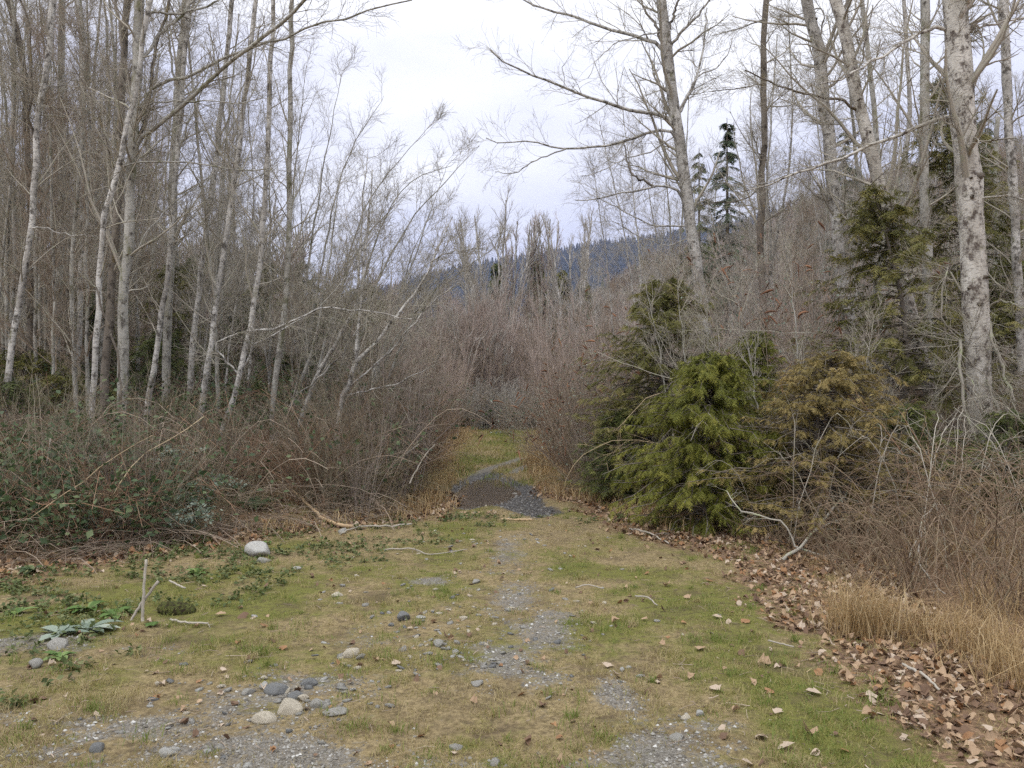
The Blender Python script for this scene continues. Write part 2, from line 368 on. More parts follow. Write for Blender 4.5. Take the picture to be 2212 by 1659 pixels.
ground = tag(link('ground', g_me), 'mossy gravel track ground with straw grass', kind='structure')

# water in the puddle
wm = M('puddle_water', .13, .5); wm.col((.065, .05, .035)); wm.b.inputs['IOR'].default_value = 1.33
wm.bump(wm.noise(6, 3, .5), .06, .01)
c0 = WAT.mean(0); ring = c0 + (WAT - c0) * 1.45
mb = MB(); n = len(ring); V = np.concatenate([np.c_[ring, np.full(n, -.062)], [[c0[0], c0[1], -.062]]])
mb.add(V, [[i, (i + 1) % n, n] for i in range(n)]); mb.smooth = True
tag(mb.obj('puddle_water', wm.m), 'brown puddle lying across the track', kind='structure')
ZG = lambda x, y: float(gh(np.array([x]), np.array([y]))[0])

# ------------------------------------------------------------------ far hills
def ridge(px, pts): return np.interp(px, [p[0] for p in pts], [p[1] for p in pts])
RIDGE1 = [(-400, 330), (200, 318), (380, 288), (416, 279), (453, 268), (499, 259), (549, 251), (574, 246), (636, 238), (720, 222), (820, 196), (900, 180), (1100, 150), (1600, 120)]
def hill(name, dist, depth, pts, mat, label, rng, zoff=0):
    cols = np.linspace(-350, 1500, 90); rows = np.linspace(0, 1, 26)
    V = []
    for r in rows:
        for cpx in cols:
            d = dist + (r - .5) * depth * 2
            top = at(cpx, ridge(cpx, pts), dist)[2] + zoff
            prof = math.sin(min(1, r / .5) * math.pi / 2) if r <= .5 else math.cos((r - .5) * math.pi * .7)
            x = (cpx - 512) / FPX * dist * (1 + (d - dist) / dist * .7)
            V.append((x, d, -3 + (top + 3) * prof))
    V = np.array(V); V[:, 2] += (vnoise(V[:, 0], V[:, 1], dist * .12, 17, 3) - .5) * dist * .012 * np.clip(V[:, 2] / 50, 0, 1)
    nc = len(cols); ii = (np.arange(25)[:, None] * nc + np.arange(nc - 1)).ravel()
    b = MB(); b.smooth = True; b.add(V, np.stack([ii, ii + 1, ii + nc + 1, ii + nc], -1))
    tag(b.obj(name, mat), label, kind='structure')
    return V.reshape(26, nc, 3)
hm = M('hill_forest', .95, .1); hm.col(hm.mix(hm.ramp(hm.noise(.02, 5, .7), [(.4, 0), (.6, 1)]), (.012, .018, .018), (.03, .035, .032))).bump(hm.noise(.08, 4, .7), 1, 6)
hm2 = M('hillside_soil', .95, .1); hm2.col(hm2.mix(hm2.ramp(hm2.noise(.15, 5, .7), [(.4, 0), (.6, 1)]), (.07, .05, .04), (.15, .12, .095)))
rng = np.random.default_rng(11)
H1 = hill('distant_hill', 2600, 900, [(a, b + 7) for a, b in RIDGE1], hm.m, 'blue wooded ridge fading into low cloud', rng)
# conifers on the distant hill: one mass
def cone_trees(Pb, H, Rr, rng, tiers=3, sides=6):
    N = len(Pb); b = MB(); a = np.arange(sides) * 2 * math.pi / sides
    for t in range(tiers):
        z0 = .12 + .8 * t / tiers; z1 = min(1, z0 + .95 / tiers + .12); rad = (1 - z0) ** .9
        rr = Rr[:, None] * rad * rng.uniform(.75, 1.2, (N, sides)); ph = rng.uniform(0, 6, N)[:, None]
        ringp = np.stack([Pb[:, None, 0] + rr * np.cos(a + ph), Pb[:, None, 1] + rr * np.sin(a + ph), Pb[:, None, 2] + H[:, None] * (z0 + rng.uniform(-.02, .02, (N, sides)))], -1)
        tip = Pb + np.stack([0 * H, 0 * H, H * z1], -1)
        V = np.concatenate([ringp, tip[:, None]], 1); base = (np.arange(N) * (sides + 1))[:, None]
        j = np.arange(sides); F = np.stack([base + j, base + (j + 1) % sides, np.broadcast_to(base + sides, (N, sides))], -1).reshape(-1, 3)
        b.add(V.reshape(-1, 3), F, np.repeat(rng.uniform(0, .8, N), sides + 1))
    return b
def hill_points(H, n, rng, rmax=13, cmin=0, cmax=89):
    r = rng.uniform(3, rmax, n); c_ = rng.uniform(cmin, cmax - 1.01, n); ri = r.astype(int); ci = c_.astype(int); fr = (r - ri)[:, None]; fc = (c_ - ci)[:, None]
    return (H[ri, ci] * (1 - fc) + H[ri, ci + 1] * fc) * (1 - fr) + (H[ri + 1, ci] * (1 - fc) + H[ri + 1, ci + 1] * fc) * fr
pts = hill_points(H1, 6500, rng, 13.4, 30, 72); Hh = rng.uniform(9, 22, len(pts))
tag(cone_trees(pts, Hh, Hh * .2, rng, 2, 5).obj('hill_conifers', leafmat('ridge_conifer', (.010, .015, .017), (.028, .034, .036), tr=0)), 'conifer forest covering the distant blue ridge', 'forest', kind='stuff')
# nearer hillside at the right, under bare wood
RIDGE2 = [(-400, 392), (520, 390), (600, 335), (640, 312), (700, 292), (760, 266), (830, 234), (900, 214), (1018, 190), (1200, 172), (1600, 160)]
H2 = hill('right_hillside', 230, 110, RIDGE2, hm2.m, 'brown hillside rising to the right', rng)

# ------------------------------------------------------------------ branch growth
def spawn(rng, P, R, n, t0, t1, ang, L, K=4, wig=.12, up=.05, rf=.55, rmin=.0025, taper=.35, lvar=(.55, 1.2), shrink=.5, azf=None):
    N, Kp = P.shape[:2]; idx = np.repeat(np.arange(N), n); c_ = len(idx)
    tr = rng.uniform(t0, t1, c_); t = tr * (Kp - 1); i = np.minimum(t.astype(int), Kp - 2); f = (t - i)[:, None]
    p = P[idx, i] * (1 - f) + P[idx, i + 1] * f; tan = norm(P[idx, i + 1] - P[idx, i]); r = R[idx, i] * (1 - f[:, 0]) + R[idx, i + 1] * f[:, 0]
    q = rng.normal(size=(c_, 3))
    if azf is not None: q = q * np.array(azf[:3]) + np.array(azf[3:])
    perp = norm(q - (q * tan).sum(1, keepdims=True) * tan)
    a = ang * rng.uniform(.7, 1.25, c_)[:, None]; d = norm(np.cos(a) * tan + np.sin(a) * perp)
    Lp = (np.asarray(L)[idx] if np.ndim(L) else L); ln = Lp * (1 - shrink * (tr - t0) / (t1 - t0 + 1e-6)) * rng.uniform(*lvar, c_)
    out = np.empty((c_, K, 3)); out[:, 0] = p
    for k in range(1, K):
        d = norm(d + rng.normal(size=(c_, 3)) * wig + np.array([0, 0, up])); out[:, k] = out[:, k - 1] + d * (ln / (K - 1))[:, None]
    r0 = np.minimum(np.maximum(r * rf, rmin), r + 1e-9 + rmin); Ro = r0[:, None] * np.linspace(1, taper, K)[None, :]
    return out, Ro, ln
def poly(pts, K):
    """resample a polyline smoothly to K points"""
    P = np.asarray(pts, float)
    if len(P) > 2:                       # Catmull-Rom
        Q = np.vstack([2 * P[0] - P[1], P, 2 * P[-1] - P[-2]]); o = []
        for i in range(1, len(Q) - 2):
            for t in np.linspace(0, 1, 6, endpoint=False):
                o.append(.5 * ((2 * Q[i]) + (-Q[i - 1] + Q[i + 1]) * t + (2 * Q[i - 1] - 5 * Q[i] + 4 * Q[i + 1] - Q[i + 2]) * t * t + (-Q[i - 1] + 3 * Q[i] - 3 * Q[i + 1] + Q[i + 2]) * t ** 3))
        o.append(P[-1]); P = np.array(o)
    s = np.concatenate([[0], np.cumsum(np.linalg.norm(np.diff(P, axis=0), axis=1))]); u = np.linspace(0, s[-1], K)
    return np.stack([np.interp(u, s, P[:, k]) for k in range(3)], -1)
def jit(rng, P, a): 
    P = P.copy(); P[1:-1] += rng.normal(size=P[1:-1].shape) * a; return P

def crown_levels(rng, P, R, n1, L1, n2, L2, n3, L3, t0=.3, ang1=.9, up=.06, mb=None, n4=0, L4=.2, tip=False, ang2=.65):
    """fine branches on trunk polylines P (N,K,3)"""
    mb = mb or MB()
    nb_ = 5 if n1 >= 14 else 0
    if nb_:
        B0, RB0, _ = spawn(rng, P, R, nb_, max(.2, t0), .85, .5, L1 * 1.9, 8, .10, .07, .38, .006, .22); mb.tubes(B0, RB0, 4, .55)
        B1, RB1, _ = spawn(rng, B0, RB0, 6, .2, 1, .6, L1 * .6, 5, .16, .03, .42, .003, .4); mb.tubes(B1, RB1, 3, rng.uniform(.2, .7, len(B1)))
        B2, RB2, _ = spawn(rng, B1, RB1, 7, .15, 1, .7, L1 * .28, 2, .18, .03, .6, .0019, .6); mb.tubes(B2, RB2, 3, rng.uniform(.1, .6, len(B2)))
    A, RA, la = spawn(rng, P, R, n1, t0, .99, ang1, L1, 6, .13, up, .27, .0045, .25)
    mb.tubes(A, RA, 4, rng.uniform(.25, .8, len(A)))
    B, RB, lb = spawn(rng, A, RA, n2, .15, .98, ang2, L2, 4, .14, up * .6, .5, .0026, .4)
    mb.tubes(B, RB, 3, rng.uniform(.1, .7, len(B)))
    if n3:
        C_, RC, lc = spawn(rng, B, RB, n3, .1, 1, .7, L3, 2, .18, .04, .6, .0019, .6)
        mb.tubes(C_, RC, 3, rng.uniform(0, .6, len(C_)))
        if n4:
            D, RD, _ = spawn(rng, C_, RC, n4, .2, 1, .7, L4, 3, .15, .02, .8, .0024, .7)
            mb.tubes(D, RD, 3, rng.uniform(0, .5, len(D)))
        if tip: mb.tip = C_[:, -1]
    return mb

def trunk_poly(rng, pxs, depth, lean=0.0, top_ext=4.0, K=26, base=True):
    """pxs from the top of the picture down; returns world points from base to top"""
    P = [at(a, b, depth) for a, b in pxs][::-1]
    if base:
        d0 = P[0] - P[1] if len(P) > 1 else np.array([0, 0, -1.]); gz = ZG(P[0][0], depth)
        k = (P[0][2] - gz) / max(.2, -d0[2]) if d0[2] < -.05 else 0
        b = P[0] + d0 * k * .9; b[2] = gz - .08
        if P[0][2] > gz + .1: P = [b] + P
        else: P[0][2] = gz - .08
    if top_ext:
        d1 = norm(P[-1] - P[-2]); d1 = norm(d1 + np.array([0, 0, .15])); P = P + [P[-1] + d1 * top_ext * .5, P[-1] + d1 * top_ext]
    P = np.array(P)
    P[:, 1] += lean * (P[:, 2] - P[0, 2])
    return poly(P, K)
def add_trunk(b, rng, P, r0, r1, sides=9, knots=True, flare=1.25):
    K = len(P); t = np.linspace(0, 1, K); R = r0 * (1 - t) + r1 * t; R = R * (1 + .05 * rng.normal(size=K)); R[0] *= flare; 
    b.smooth = True; b.tubes(P, R, sides); return R
TREES = []
def hero_tree(name, label, pxs, depth, w0, w1, mat, rng, limbs=(), crown=(16, 1.8, 8, .6, 5, .3), twig=TW_GREY, lean=0., top_ext=4., t0=.25, cat='bare tree', group=None, limb_sides=6, ang=.95, knots=0, extra=None, sides=10, crown_up=.06, wire=.02, tipcones=False, limbcrown=(9, .55, 6, .25)):
    """w0,w1: widths in pixels at base and top"""
    P = trunk_poly(rng, pxs, depth, lean, top_ext)
    P = jit(rng, P, wire * .5)
    base = P[0].copy(); base[2] += .08
    r0 = w0 / 2 * depth / FPX; r1 = w1 / 2 * depth / FPX * (.22 if 0 < top_ext < 3 else 1)
    T = thing(name, label, cat, base, group)
    b = MB(); R = add_trunk(b, rng, P, r0, r1, sides)
    if knots:
        for _ in range(knots):       # dark branch scars as raised collars
            k = rng.integers(2, len(P) - 8); a = rng.uniform(-2.6, -.5); c_ = P[k] + np.array([math.cos(a), math.sin(a), 0]) * R[k] * .96 + np.array([0, 0, rng.normal() * .15])
            kn = poly([c_ - np.array([math.cos(a), math.sin(a), 0]) * .03, c_ + np.array([math.cos(a), math.sin(a), .1]) * R[k] * .28], 3)
            b2 = MB(); b2.smooth = True; b2.tubes(kn, np.array([.42, .34, .1]) * R[k] * rng.uniform(.35, 1), 7, cap=True); b2.V[0] = b2.V[0] + rng.normal(size=b2.V[0].shape) * R[k] * .06; kid(T, b2.obj('branch_scar', BARK_DARK, T, base))
    kid(T, b.obj('trunk', mat, T, base))
    tw = MB(); 
    for li_ in limbs:
        pts, wa, wb = li_[0], li_[1], li_[2]; dy = li_[3] if len(li_) > 3 else rng.uniform(-.8, .8)
        n_ = len(pts); LP = np.array([at(p[0], p[1], depth + dy * k / max(1, n_ - 1)) for k, p in enumerate(pts)])
        k0 = int(np.argmin(np.linalg.norm(P - LP[0], axis=1))); dd0 = np.linalg.norm(P[k0] - LP[0])
        if dd0 < .6: LP = np.vstack([P[max(0, k0 - (1 if dd0 > .12 else 0))] if LP[1][2] > LP[0][2] - .3 else P[k0], LP]) if dd0 > .05 else LP
        LP = jit(rng, poly(LP, 16), .012)
        LR = np.linspace(wa / 2, wb / 2, 16) * depth / FPX
        lb = MB(); lb.smooth = True; lb.tubes(LP, LR, limb_sides); kid(T, lb.obj('limb', li_[4] if len(li_) > 4 and li_[4] else mat, T, base))
        ll = np.linalg.norm(np.diff(LP, axis=0), axis=1).sum()
        n1, L1, n2, L2 = limbcrown
        A, RA, la = spawn(rng, LP[None], LR[None], int(n1 * (1 + ll)), .15, 1, .75, min(L1 * 1.6, ll * .45), 5, .17, .03, .32, .003, .4)
        tw.tubes(A, RA, 3, rng.uniform(.2, .7, len(A)))
        B, RB, lb_ = spawn(rng, A, RA, n2, .15, 1, .7, L2 * 1.5, 4, .17, .05, .6, .0022, .5); tw.tubes(B, RB, 3, rng.uniform(.1, .6, len(B)))
        C_, RC, _ = spawn(rng, B, RB, 2, .3, 1, .7, L2 * .6, 2, .15, .05, .7, .0018, .6); tw.tubes(C_, RC, 3, rng.uniform(0, .5, len(C_)))
    n1, L1, n2, L2, n3, L3 = crown
    if n1: crown_levels(rng, P[None], R[None], n1, L1, n2, L2, n3, L3, t0, ang, crown_up, tw)
    if extra is not None: extra(tw, T)
    if tw.V: kid(T, tw.obj('crown', twig, T, base))
    TREES.append(T); return T

rng = np.random.default_rng(21)
# ---------------- trees at the right
hero_tree('bare_tree', 'tall pale poplar with long limbs reaching left over the sky gap', [(661, 0), (666, 39), (673, 100), (679, 139), (683, 170), (689, 216), (694, 247), (702, 300)], 15, 12.5, 9, BARK_BIRCH, rng,
    limbs=[([(662, 47), (640, 38), (614, 31), (581, 19), (543, 8), (515, -6)], 4.2, 1.6, 1.0),
           ([(668, 117), (645, 112), (626, 110), (603, 102), (581, 93), (546, 80), (512, 66), (490, 50)], 4.4, 1.2, -1.2),
           ([(669, 129), (655, 130), (640, 136), (605, 145), (566, 149), (529, 141), (500, 143), (486, 138)], 3.4, 1, .6),
           ([(566, 149), (540, 158), (512, 173), (495, 172)], 1.5, .7, .5),
           ([(680, 192), (657, 187), (640, 190), (620, 193), (600, 199), (575, 200)], 3.2, 1, -.5),
           ([(655, 187), (645, 182), (632, 174), (627, 160), (624, 140)], 2.6, 1.1, .2, BARK_DARK),
           ([(679, 112), (688, 95), (697, 77), (703, 50), (706, 25), (707, 8)], 4, 1.4, .9),
           ([(697, 78), (715, 69), (727, 55), (732, 38)], 2.0, .8, .4),
           ([(671, 46), (680, 34), (692, 22), (712, -3)], 3.6, 1.8, -.4),
           ([(659, 33), (652, 20), (643, 5), (640, -8)], 3.2, 1.6, .4, BARK_DARK),
           ([(669, 30), (674, 14), (680, -6)], 3.2, 2, .4, BARK_DARK),
           ([(672, 138), (650, 152), (620, 160), (600, 172), (580, 176)], 1.8, .7, -.8),
           ([(683, 178), (660, 175), (630, 168), (607, 160)], 1.8, .7, .8),
           ([(690, 225), (660, 226), (628, 214), (600, 199), (585, 190)], 2, .7, .6),
           ([(658, 32), (620, 42), (600, 56), (588, 78)], 1.6, .6, -.9),
           ([(694, 240), (668, 245), (640, 236), (615, 222)], 1.8, .6, .3)],
    crown=(20, 1.4, 6, .5, 4, .28), t0=.35, limbcrown=(4, .7, 5, .36))
hero_tree('bare_tree', 'slender dark trunk with mossy bands between poplar and leaning pair', [(767, 0), (764, 45), (763, 90), (765, 140), (762, 170), (762, 200), (760, 250), (763, 300), (764, 330)], 16, 7, 5, BARK_DARK, rng,
    limbs=[([(760, 192), (742, 200), (720, 202), (700, 205), (680, 208)], 2, .8, .5), ([(761, 160), (757, 150), (752, 132)], 2, 1.2, .3), ([(764, 86), (740, 88), (712, 92)], 1.8, .7, -.4), ([(764, 20), (740, 28), (712, 36)], 1.8, .7, .4)], crown=(26, 1.5, 7, .5, 4, .25), t0=.3)
hero_tree('bare_tree', 'straight mottled trunk left of the leaning pair', [(806, 0), (814, 31), (819, 62), (822, 93), (827, 131), (830, 154), (833, 185), (836, 216), (839, 256), (845, 296)], 13.5, 13, 10, BARK_BIRCH, rng,
    limbs=[([(830, 163), (812, 168), (791, 174), (768, 182), (740, 190)], 2.2, .8, -.6), ([(826, 130), (805, 112), (785, 100), (768, 92)], 2.2, .9, .6), ([(823, 10), (800, 14), (775, 17)], 2, .8, .4), ([(834, 205), (815, 195), (800, 180)], 2, .8, .4, BARK_DARK)],
    crown=(22, 1.6, 7, .55, 4, .28), t0=.3, knots=5)
hero_tree('bare_tree', 'leaning mottled trunk with smooth pale lower part', [(836, 0), (845, 31), (850, 62), (856, 93), (864, 123), (871, 154), (879, 185), (890, 216), (896, 256), (907, 296)], 12.5, 13, 11, BARK_BIG, rng,
    limbs=[([(857, 111), (848, 104), (837, 100), (814, 96), (791, 89), (768, 82), (745, 70)], 3.2, 1.2, -.7, BARK_DARK), ([(855, 118), (840, 120), (815, 124)], 1.8, .7, .5), ([(853, 84), (862, 60), (868, 30), (873, 5)], 2.4, 1, .5, BARK_DARK)],
    crown=(20, 1.5, 7, .5, 4, .28), t0=.3, knots=6)
hero_tree('bare_tree', 'thin shaded trunk just left of the leaning mottled one', [(850, 84), (851, 108), (856, 154), (861, 193), (867, 231), (871, 253), (878, 300)], 12.9, 8, 6, BARK_GREY, rng, crown=(10, 1.2, 6, .5, 4, .25), top_ext=1.5)
hero_tree('bare_tree', 'thin straight grey tree behind the leaning pair', [(862, 0), (867, 46), (874, 108), (878, 154), (880, 200)], 19, 6, 4, BARK_GREY, rng, crown=(24, 1.5, 7, .55, 4, .28))
hero_tree('bare_tree', 'very thin pale tree left of the dark banded trunk', [(903, 0), (907, 46), (908, 77), (910, 120), (905, 160), (908, 230)], 20, 5, 3.6, BARK_BIRCH, rng, crown=(24, 1.5, 7, .55, 4, .28))
hero_tree('bare_tree', 'dark banded trunk just left of the biggest trunk', [(925, 0), (925, 40), (925, 77), (924, 139), (924, 185), (926, 240)], 14, 10, 8.5, BARK_GREY, rng, crown=(22, 1.5, 7, .55, 4, .28), knots=3)
lich = [([(948, 268), (944, 285), (942, 302), (941, 318), (950, 328), (961, 336)], 2.2, 1.4, .0, TW_LICHEN), ([(961, 338), (961, 349), (960, 370), (962, 395), (967, 415), (973, 433), (982, 450), (989, 467)], 3.6, 2.6, -.6, TW_LICHEN),
        ([(984, 313), (990, 330), (996, 349), (1006, 375), (1015, 402)], 3, 2, -.5, TW_LICHEN), ([(969, 364), (985, 380), (993, 398), (1004, 426), (1014, 445), (1021, 464), (1022, 490)], 3.2, 1.6, -.8, TW_LICHEN),
        ([(966, 372), (975, 390), (981, 410), (988, 404)], 2, 1, -.7, TW_LICHEN), ([(984, 310), (1000, 300), (1024, 308)], 2.4, 1.4, -.4, TW_LICHEN), ([(970, 202), (985, 198), (1010, 196), (1030, 200)], 2.6, 1.2, -.4)]
hero_tree('bare_tree', 'biggest white trunk with dark knots and lichened low branches, right edge', [(955, 0), (959, 62), (962, 108), (966, 154), (970, 200), (973, 256), (975, 302), (978, 349), (979, 395), (982, 441), (985, 495)], 10.6, 24, 22, BARK_BIG, rng,
    limbs=[([(947, 29), (930, 29), (907, 42), (876, 60), (845, 77), (820, 84)], 4.2, 1.4, -1.0), ([(955, 115), (945, 118), (930, 122), (899, 134), (868, 147), (830, 163), (791, 174), (768, 185), (740, 192)], 4.6, 1.4, .8),
           ([(956, 34), (962, 14), (970, -6)], 6.5, 5, -.3), ([(966, 28), (980, 26), (999, 22), (1030, 16)], 3, 1.6, .5), ([(959, 107), (948, 105), (938, 112), (925, 118)], 2.2, .9, -.4, BARK_DARK)] + lich,
    crown=(14, 1.3, 6, .5, 4, .26), t0=.3, knots=11, sides=14, wire=.012)
hero_tree('bare_tree', 'pale trunk at the right picture edge', [(1004, 0), (1006, 62), (1009, 123), (1012, 170), (1015, 231), (1019, 300)], 13.5, 9, 8, BARK_BIRCH, rng, limbs=[([(1005, 18), (1018, 8), (1034, -2)], 2.4, 1.5, .3)], crown=(20, 1.5, 7, .55, 4, .28), knots=4)
hero_tree('broken_snag', 'short snapped grey stub standing right of the biggest trunk', [(998, 117), (997, 140), (997, 200), (996, 260)], 17, 5, 4.4, BARK_GREY, rng, crown=(3, .8, 3, .3, 2, .2), top_ext=0, cat='dead tree')

# ---------------- trees at the left
hero_tree('bare_tree', 'white birch leaning right, nearest the left picture edge', [(54, 0), (49, 39), (45, 77), (37, 116), (37, 154), (34, 200), (29, 247), (23, 279), (17, 310), (12, 341), (9, 379), (4, 426), (1, 457)], 13, 7, 5, BARK_BIRCH, rng,
    limbs=[([(36, 142), (31, 125), (29, 118), (32, 95), (31, 50), (27, 15), (18, -4)], 2.6, 1.6, -.4, BARK_DARK), ([(30, 230), (45, 228), (60, 233), (80, 235), (100, 238)], 1.8, .7, -.5), ([(22, 275), (32, 268), (38, 256)], 2, 1, .3), ([(39, 93), (20, 75), (0, 60)], 2.2, 1.2, .3, BARK_DARK), ([(45, 88), (60, 85), (85, 88), (110, 92)], 1.6, .7, .3)], crown=(20, 1.5, 7, .5, 4, .26))
hero_tree('bare_tree', 'straight grey trunk second from the left edge', [(62, 0), (62, 60), (61, 120), (62, 200), (60, 271), (57, 333), (57, 380)], 16, 7, 5.5, BARK_GREY, rng, crown=(26, 1.4, 7, .5, 4, .26))
hero_tree('bare_tree', 'dark trunk rising at far left behind the white birch', [(8, 0), (16, 30), (24, 70), (26, 110), (28, 150), (30, 200), (30, 260), (30, 330)], 15, 6, 5, BARK_DARK, rng, crown=(22, 1.4, 7, .5, 4, .26))
hero_tree('bare_tree', 'slim pale trunk between the grey trunk and the mossy pair', [(76, 0), (82, 46), (83, 123), (82, 180), (82, 256), (80, 310), (78, 364)], 15, 6, 4, BARK_BIRCH, rng, crown=(24, 1.3, 7, .5, 4, .26))
hero_tree('bare_tree', 'big mossy trunk whose long limbs sweep right over the sky', [(139, 0), (137, 46), (136, 93), (133, 139), (130, 200), (128, 256), (123, 287), (122, 349), (122, 410), (119, 464)], 12, 10.5, 9, BARK_GREY, rng,
    limbs=[([(136, 146), (154, 131), (185, 102), (216, 74), (247, 49), (282, 23), (308, -4)], 4.6, 3, -1.4), ([(151, 91), (168, 83), (185, 76), (216, 63), (255, 45), (279, 40), (318, 25), (341, 21), (372, 9), (412, 0)], 3.6, 1.2, -1.0),
           ([(138, 140), (146, 115), (151, 91), (154, 52), (162, 33), (170, -4)], 4, 2.6, .5, BARK_DARK), ([(140, 64), (150, 48), (162, 32), (182, 14), (197, -4)], 3.6, 2.6, .4), ([(133, 94), (128, 72), (123, 51), (119, 15), (114, -4)], 3.4, 2.4, .5, BARK_DARK),
           ([(120, 170), (128, 166), (139, 162), (170, 160), (195, 163), (216, 166), (247, 170), (270, 168)], 2.2, .9, -.8), ([(150, 14), (170, 14), (190, 11), (210, 4), (222, -4)], 3, 1.8, .5), ([(115, 174), (108, 150), (100, 120), (88, 90), (70, 60)], 1.8, 1, -.4, BARK_DARK),
           ([(137, 110), (160, 102), (200, 101), (240, 103), (262, 98)], 1.6, .8, -1.4), ([(140, 245), (152, 228), (165, 212), (190, 190), (215, 174)], 1.8, 1, .4)],
    crown=(24, 1.5, 7, .55, 4, .28), limbcrown=(5, .6, 5, .32), knots=3)
hero_tree('bare_tree', 'pale thin birch crossing in front of the big mossy trunk', [(151, 0), (143, 39), (137, 93), (126, 131), (117, 174), (106, 204), (101, 250), (98, 300)], 11.5, 6, 4, BARK_BIRCH, rng, crown=(14, 1.2, 6, .5, 4, .26))
hero_tree('bare_tree', 'dark mossy trunk close behind the big mossy one', [(124, 60), (121, 120), (119, 193), (114, 256), (111, 302), (106, 364), (105, 403)], 12.8, 9, 5, BARK_DARK, rng, crown=(16, 1.3, 6, .5, 4, .26))
hero_tree('bare_tree', 'thick grey-green trunk right of the mossy pair', [(186, 0), (184, 31), (178, 77), (176, 130), (173, 180), (171, 256), (169, 290), (167, 333), (166, 380)], 14.5, 8.5, 6.5, BARK_GREY, rng, limbs=[([(182, 144), (188, 122), (196, 108), (204, 88)], 2, 1, .4), ([(176, 90), (170, 50), (166, 20), (164, -4)], 2.4, 1.6, .3)], crown=(26, 1.4, 7, .5, 4, .26), knots=2)
hero_tree('bare_tree', 'thin birch leaning right with bare foot in green shrubs', [(176, 180), (172, 230), (168, 271), (159, 333), (154, 365), (151, 387), (148, 410)], 13, 6, 4, BARK_BIRCH, rng, crown=(12, 1.2, 6, .5, 4, .26))
hero_tree('bare_tree', 'pale trunk in front of a pocket of sky', [(220, 120), (212, 190), (205, 240), (201, 264), (197, 310), (192, 360), (190, 400)], 14, 6.5, 4, BARK_BIRCH, rng, crown=(18, 1.3, 6, .5, 4, .26))
hero_tree('bare_tree', 'pale trunk with torn orange bark at its foot', [(240, 140), (232, 200), (226, 240), (222, 264), (216, 310), (211, 349), (205, 379), (202, 403), (200, 430)], 12.5, 6, 4, BARK_BIRCH, rng, crown=(16, 1.3, 6, .5, 4, .26))
hero_tree('bare_tree', 'leaning birch with a long branch arching right at mid height', [(268, 150), (266, 199), (259, 273), (253, 310), (247, 341), (238, 379), (228, 410), (221, 433)], 12, 6, 3.6, BARK_BIRCH, rng,
    limbs=[([(249, 331), (262, 328), (278, 327), (300, 318), (318, 311), (333, 309), (350, 309), (364, 311), (390, 316), (412, 319)], 2.6, .9, -1.2), ([(256, 345), (275, 337), (290, 325), (312, 312), (336, 288), (356, 266)], 2.0, .8, .3), ([(216, 348), (228, 338), (244, 331), (258, 330)], 1.8, 1.2, -.3)], crown=(14, 1.2, 6, .5, 4, .26))
hero_tree('bare_tree', 'upright greenish pole right of the arching birch', [(290, 130), (289, 200), (288, 250), (287, 295), (279, 349), (273, 395), (271, 440), (271, 457)], 12.5, 6, 4, BARK_GREY, rng, crown=(20, 1.2, 6, .5, 4, .26))
hero_tree('leaning_alder', 'leaning alder nearest the path, forked low and reaching right', [(430, 265), (418, 287), (395, 318), (378, 340), (356, 364), (350, 380), (344, 395), (341, 410), (339, 426)], 12, 7, 3, BARK_BIRCH, rng,
    limbs=[([(352, 372), (358, 336), (360, 310), (362, 287), (366, 250), (370, 210), (372, 170)], 3.6, 1.2, .6), ([(348, 388), (370, 370), (395, 345), (412, 325), (435, 300), (455, 285)], 2, .8, -.6), ([(345, 396), (370, 390), (395, 384), (412, 376), (434, 364), (442, 352)], 2, .7, -.8), ([(430, 265), (440, 255), (455, 252), (480, 246)], 1.6, .6, -.4)], crown=(14, 1.2, 6, .5, 4, .26), top_ext=.8)
hero_tree('leaning_alder', 'leaning alder second from the path with broken lower side branch', [(360, 250), (355, 307), (342, 330), (333, 349), (318, 372), (312, 388), (307, 403), (300, 425), (295, 441)], 12.5, 6, 3, BARK_BIRCH, rng, limbs=[([(296, 395), (312, 384), (330, 365), (345, 350), (358, 330), (378, 318)], 1.8, .7, -.6)], crown=(14, 1.2, 6, .5, 4, .26), top_ext=1.5)
hero_tree('leaning_alder', 'thin alder leaning right behind the upright greenish pole', [(322, 300), (315, 339), (307, 364), (296, 395), (285, 418), (276, 438)], 12.8, 5, 2.6, BARK_GREY, rng, crown=(14, 1.1, 6, .5, 4, .26), top_ext=2)
hero_tree('broken_snag', 'short black broken snag tilted left in front of mossy trunk', [(96, 287), (100, 302), (108, 324), (113, 338), (117, 352), (119, 380)], 11.3, 3.4, 1.8, BARK_DARK, rng, crown=(0, 0, 0, 0, 0, 0), top_ext=0, cat='dead tree')
# young alders carrying catkins that lean out over the clearing
fan = [((345, 400), (392, 250), (475, 150)), ((320, 400), (360, 220), (428, 128)), ((330, 410), (388, 210), (452, 165)), ((300, 390), (340, 180), (382, 100)), ((350, 415), (430, 300), (500, 244)), ((310, 400), (352, 260), (410, 190)), ((360, 420), (424, 230), (445, 170)), ((290, 400), (318, 200), (340, 80)), ((365, 420), (410, 260), (432, 215)), ((280, 400), (296, 160), (306, 70)), ((352, 410), (402, 330), (462, 260)), ((270, 400), (270, 200), (262, 90)), ((300, 400), (330, 290), (372, 240)), ((370, 420), (404, 340), (440, 262))]
ordn = ['leftmost', 'second from left', 'third from left', 'fourth from left', 'fifth from left', 'sixth from left', 'seventh from left', 'seventh from right', 'sixth from right', 'fifth from right', 'fourth from right', 'third from right', 'second from right', 'rightmost']
rank = {f: ordn[k] for k, f in enumerate(sorted(fan, key=lambda q: q[2][0]))}
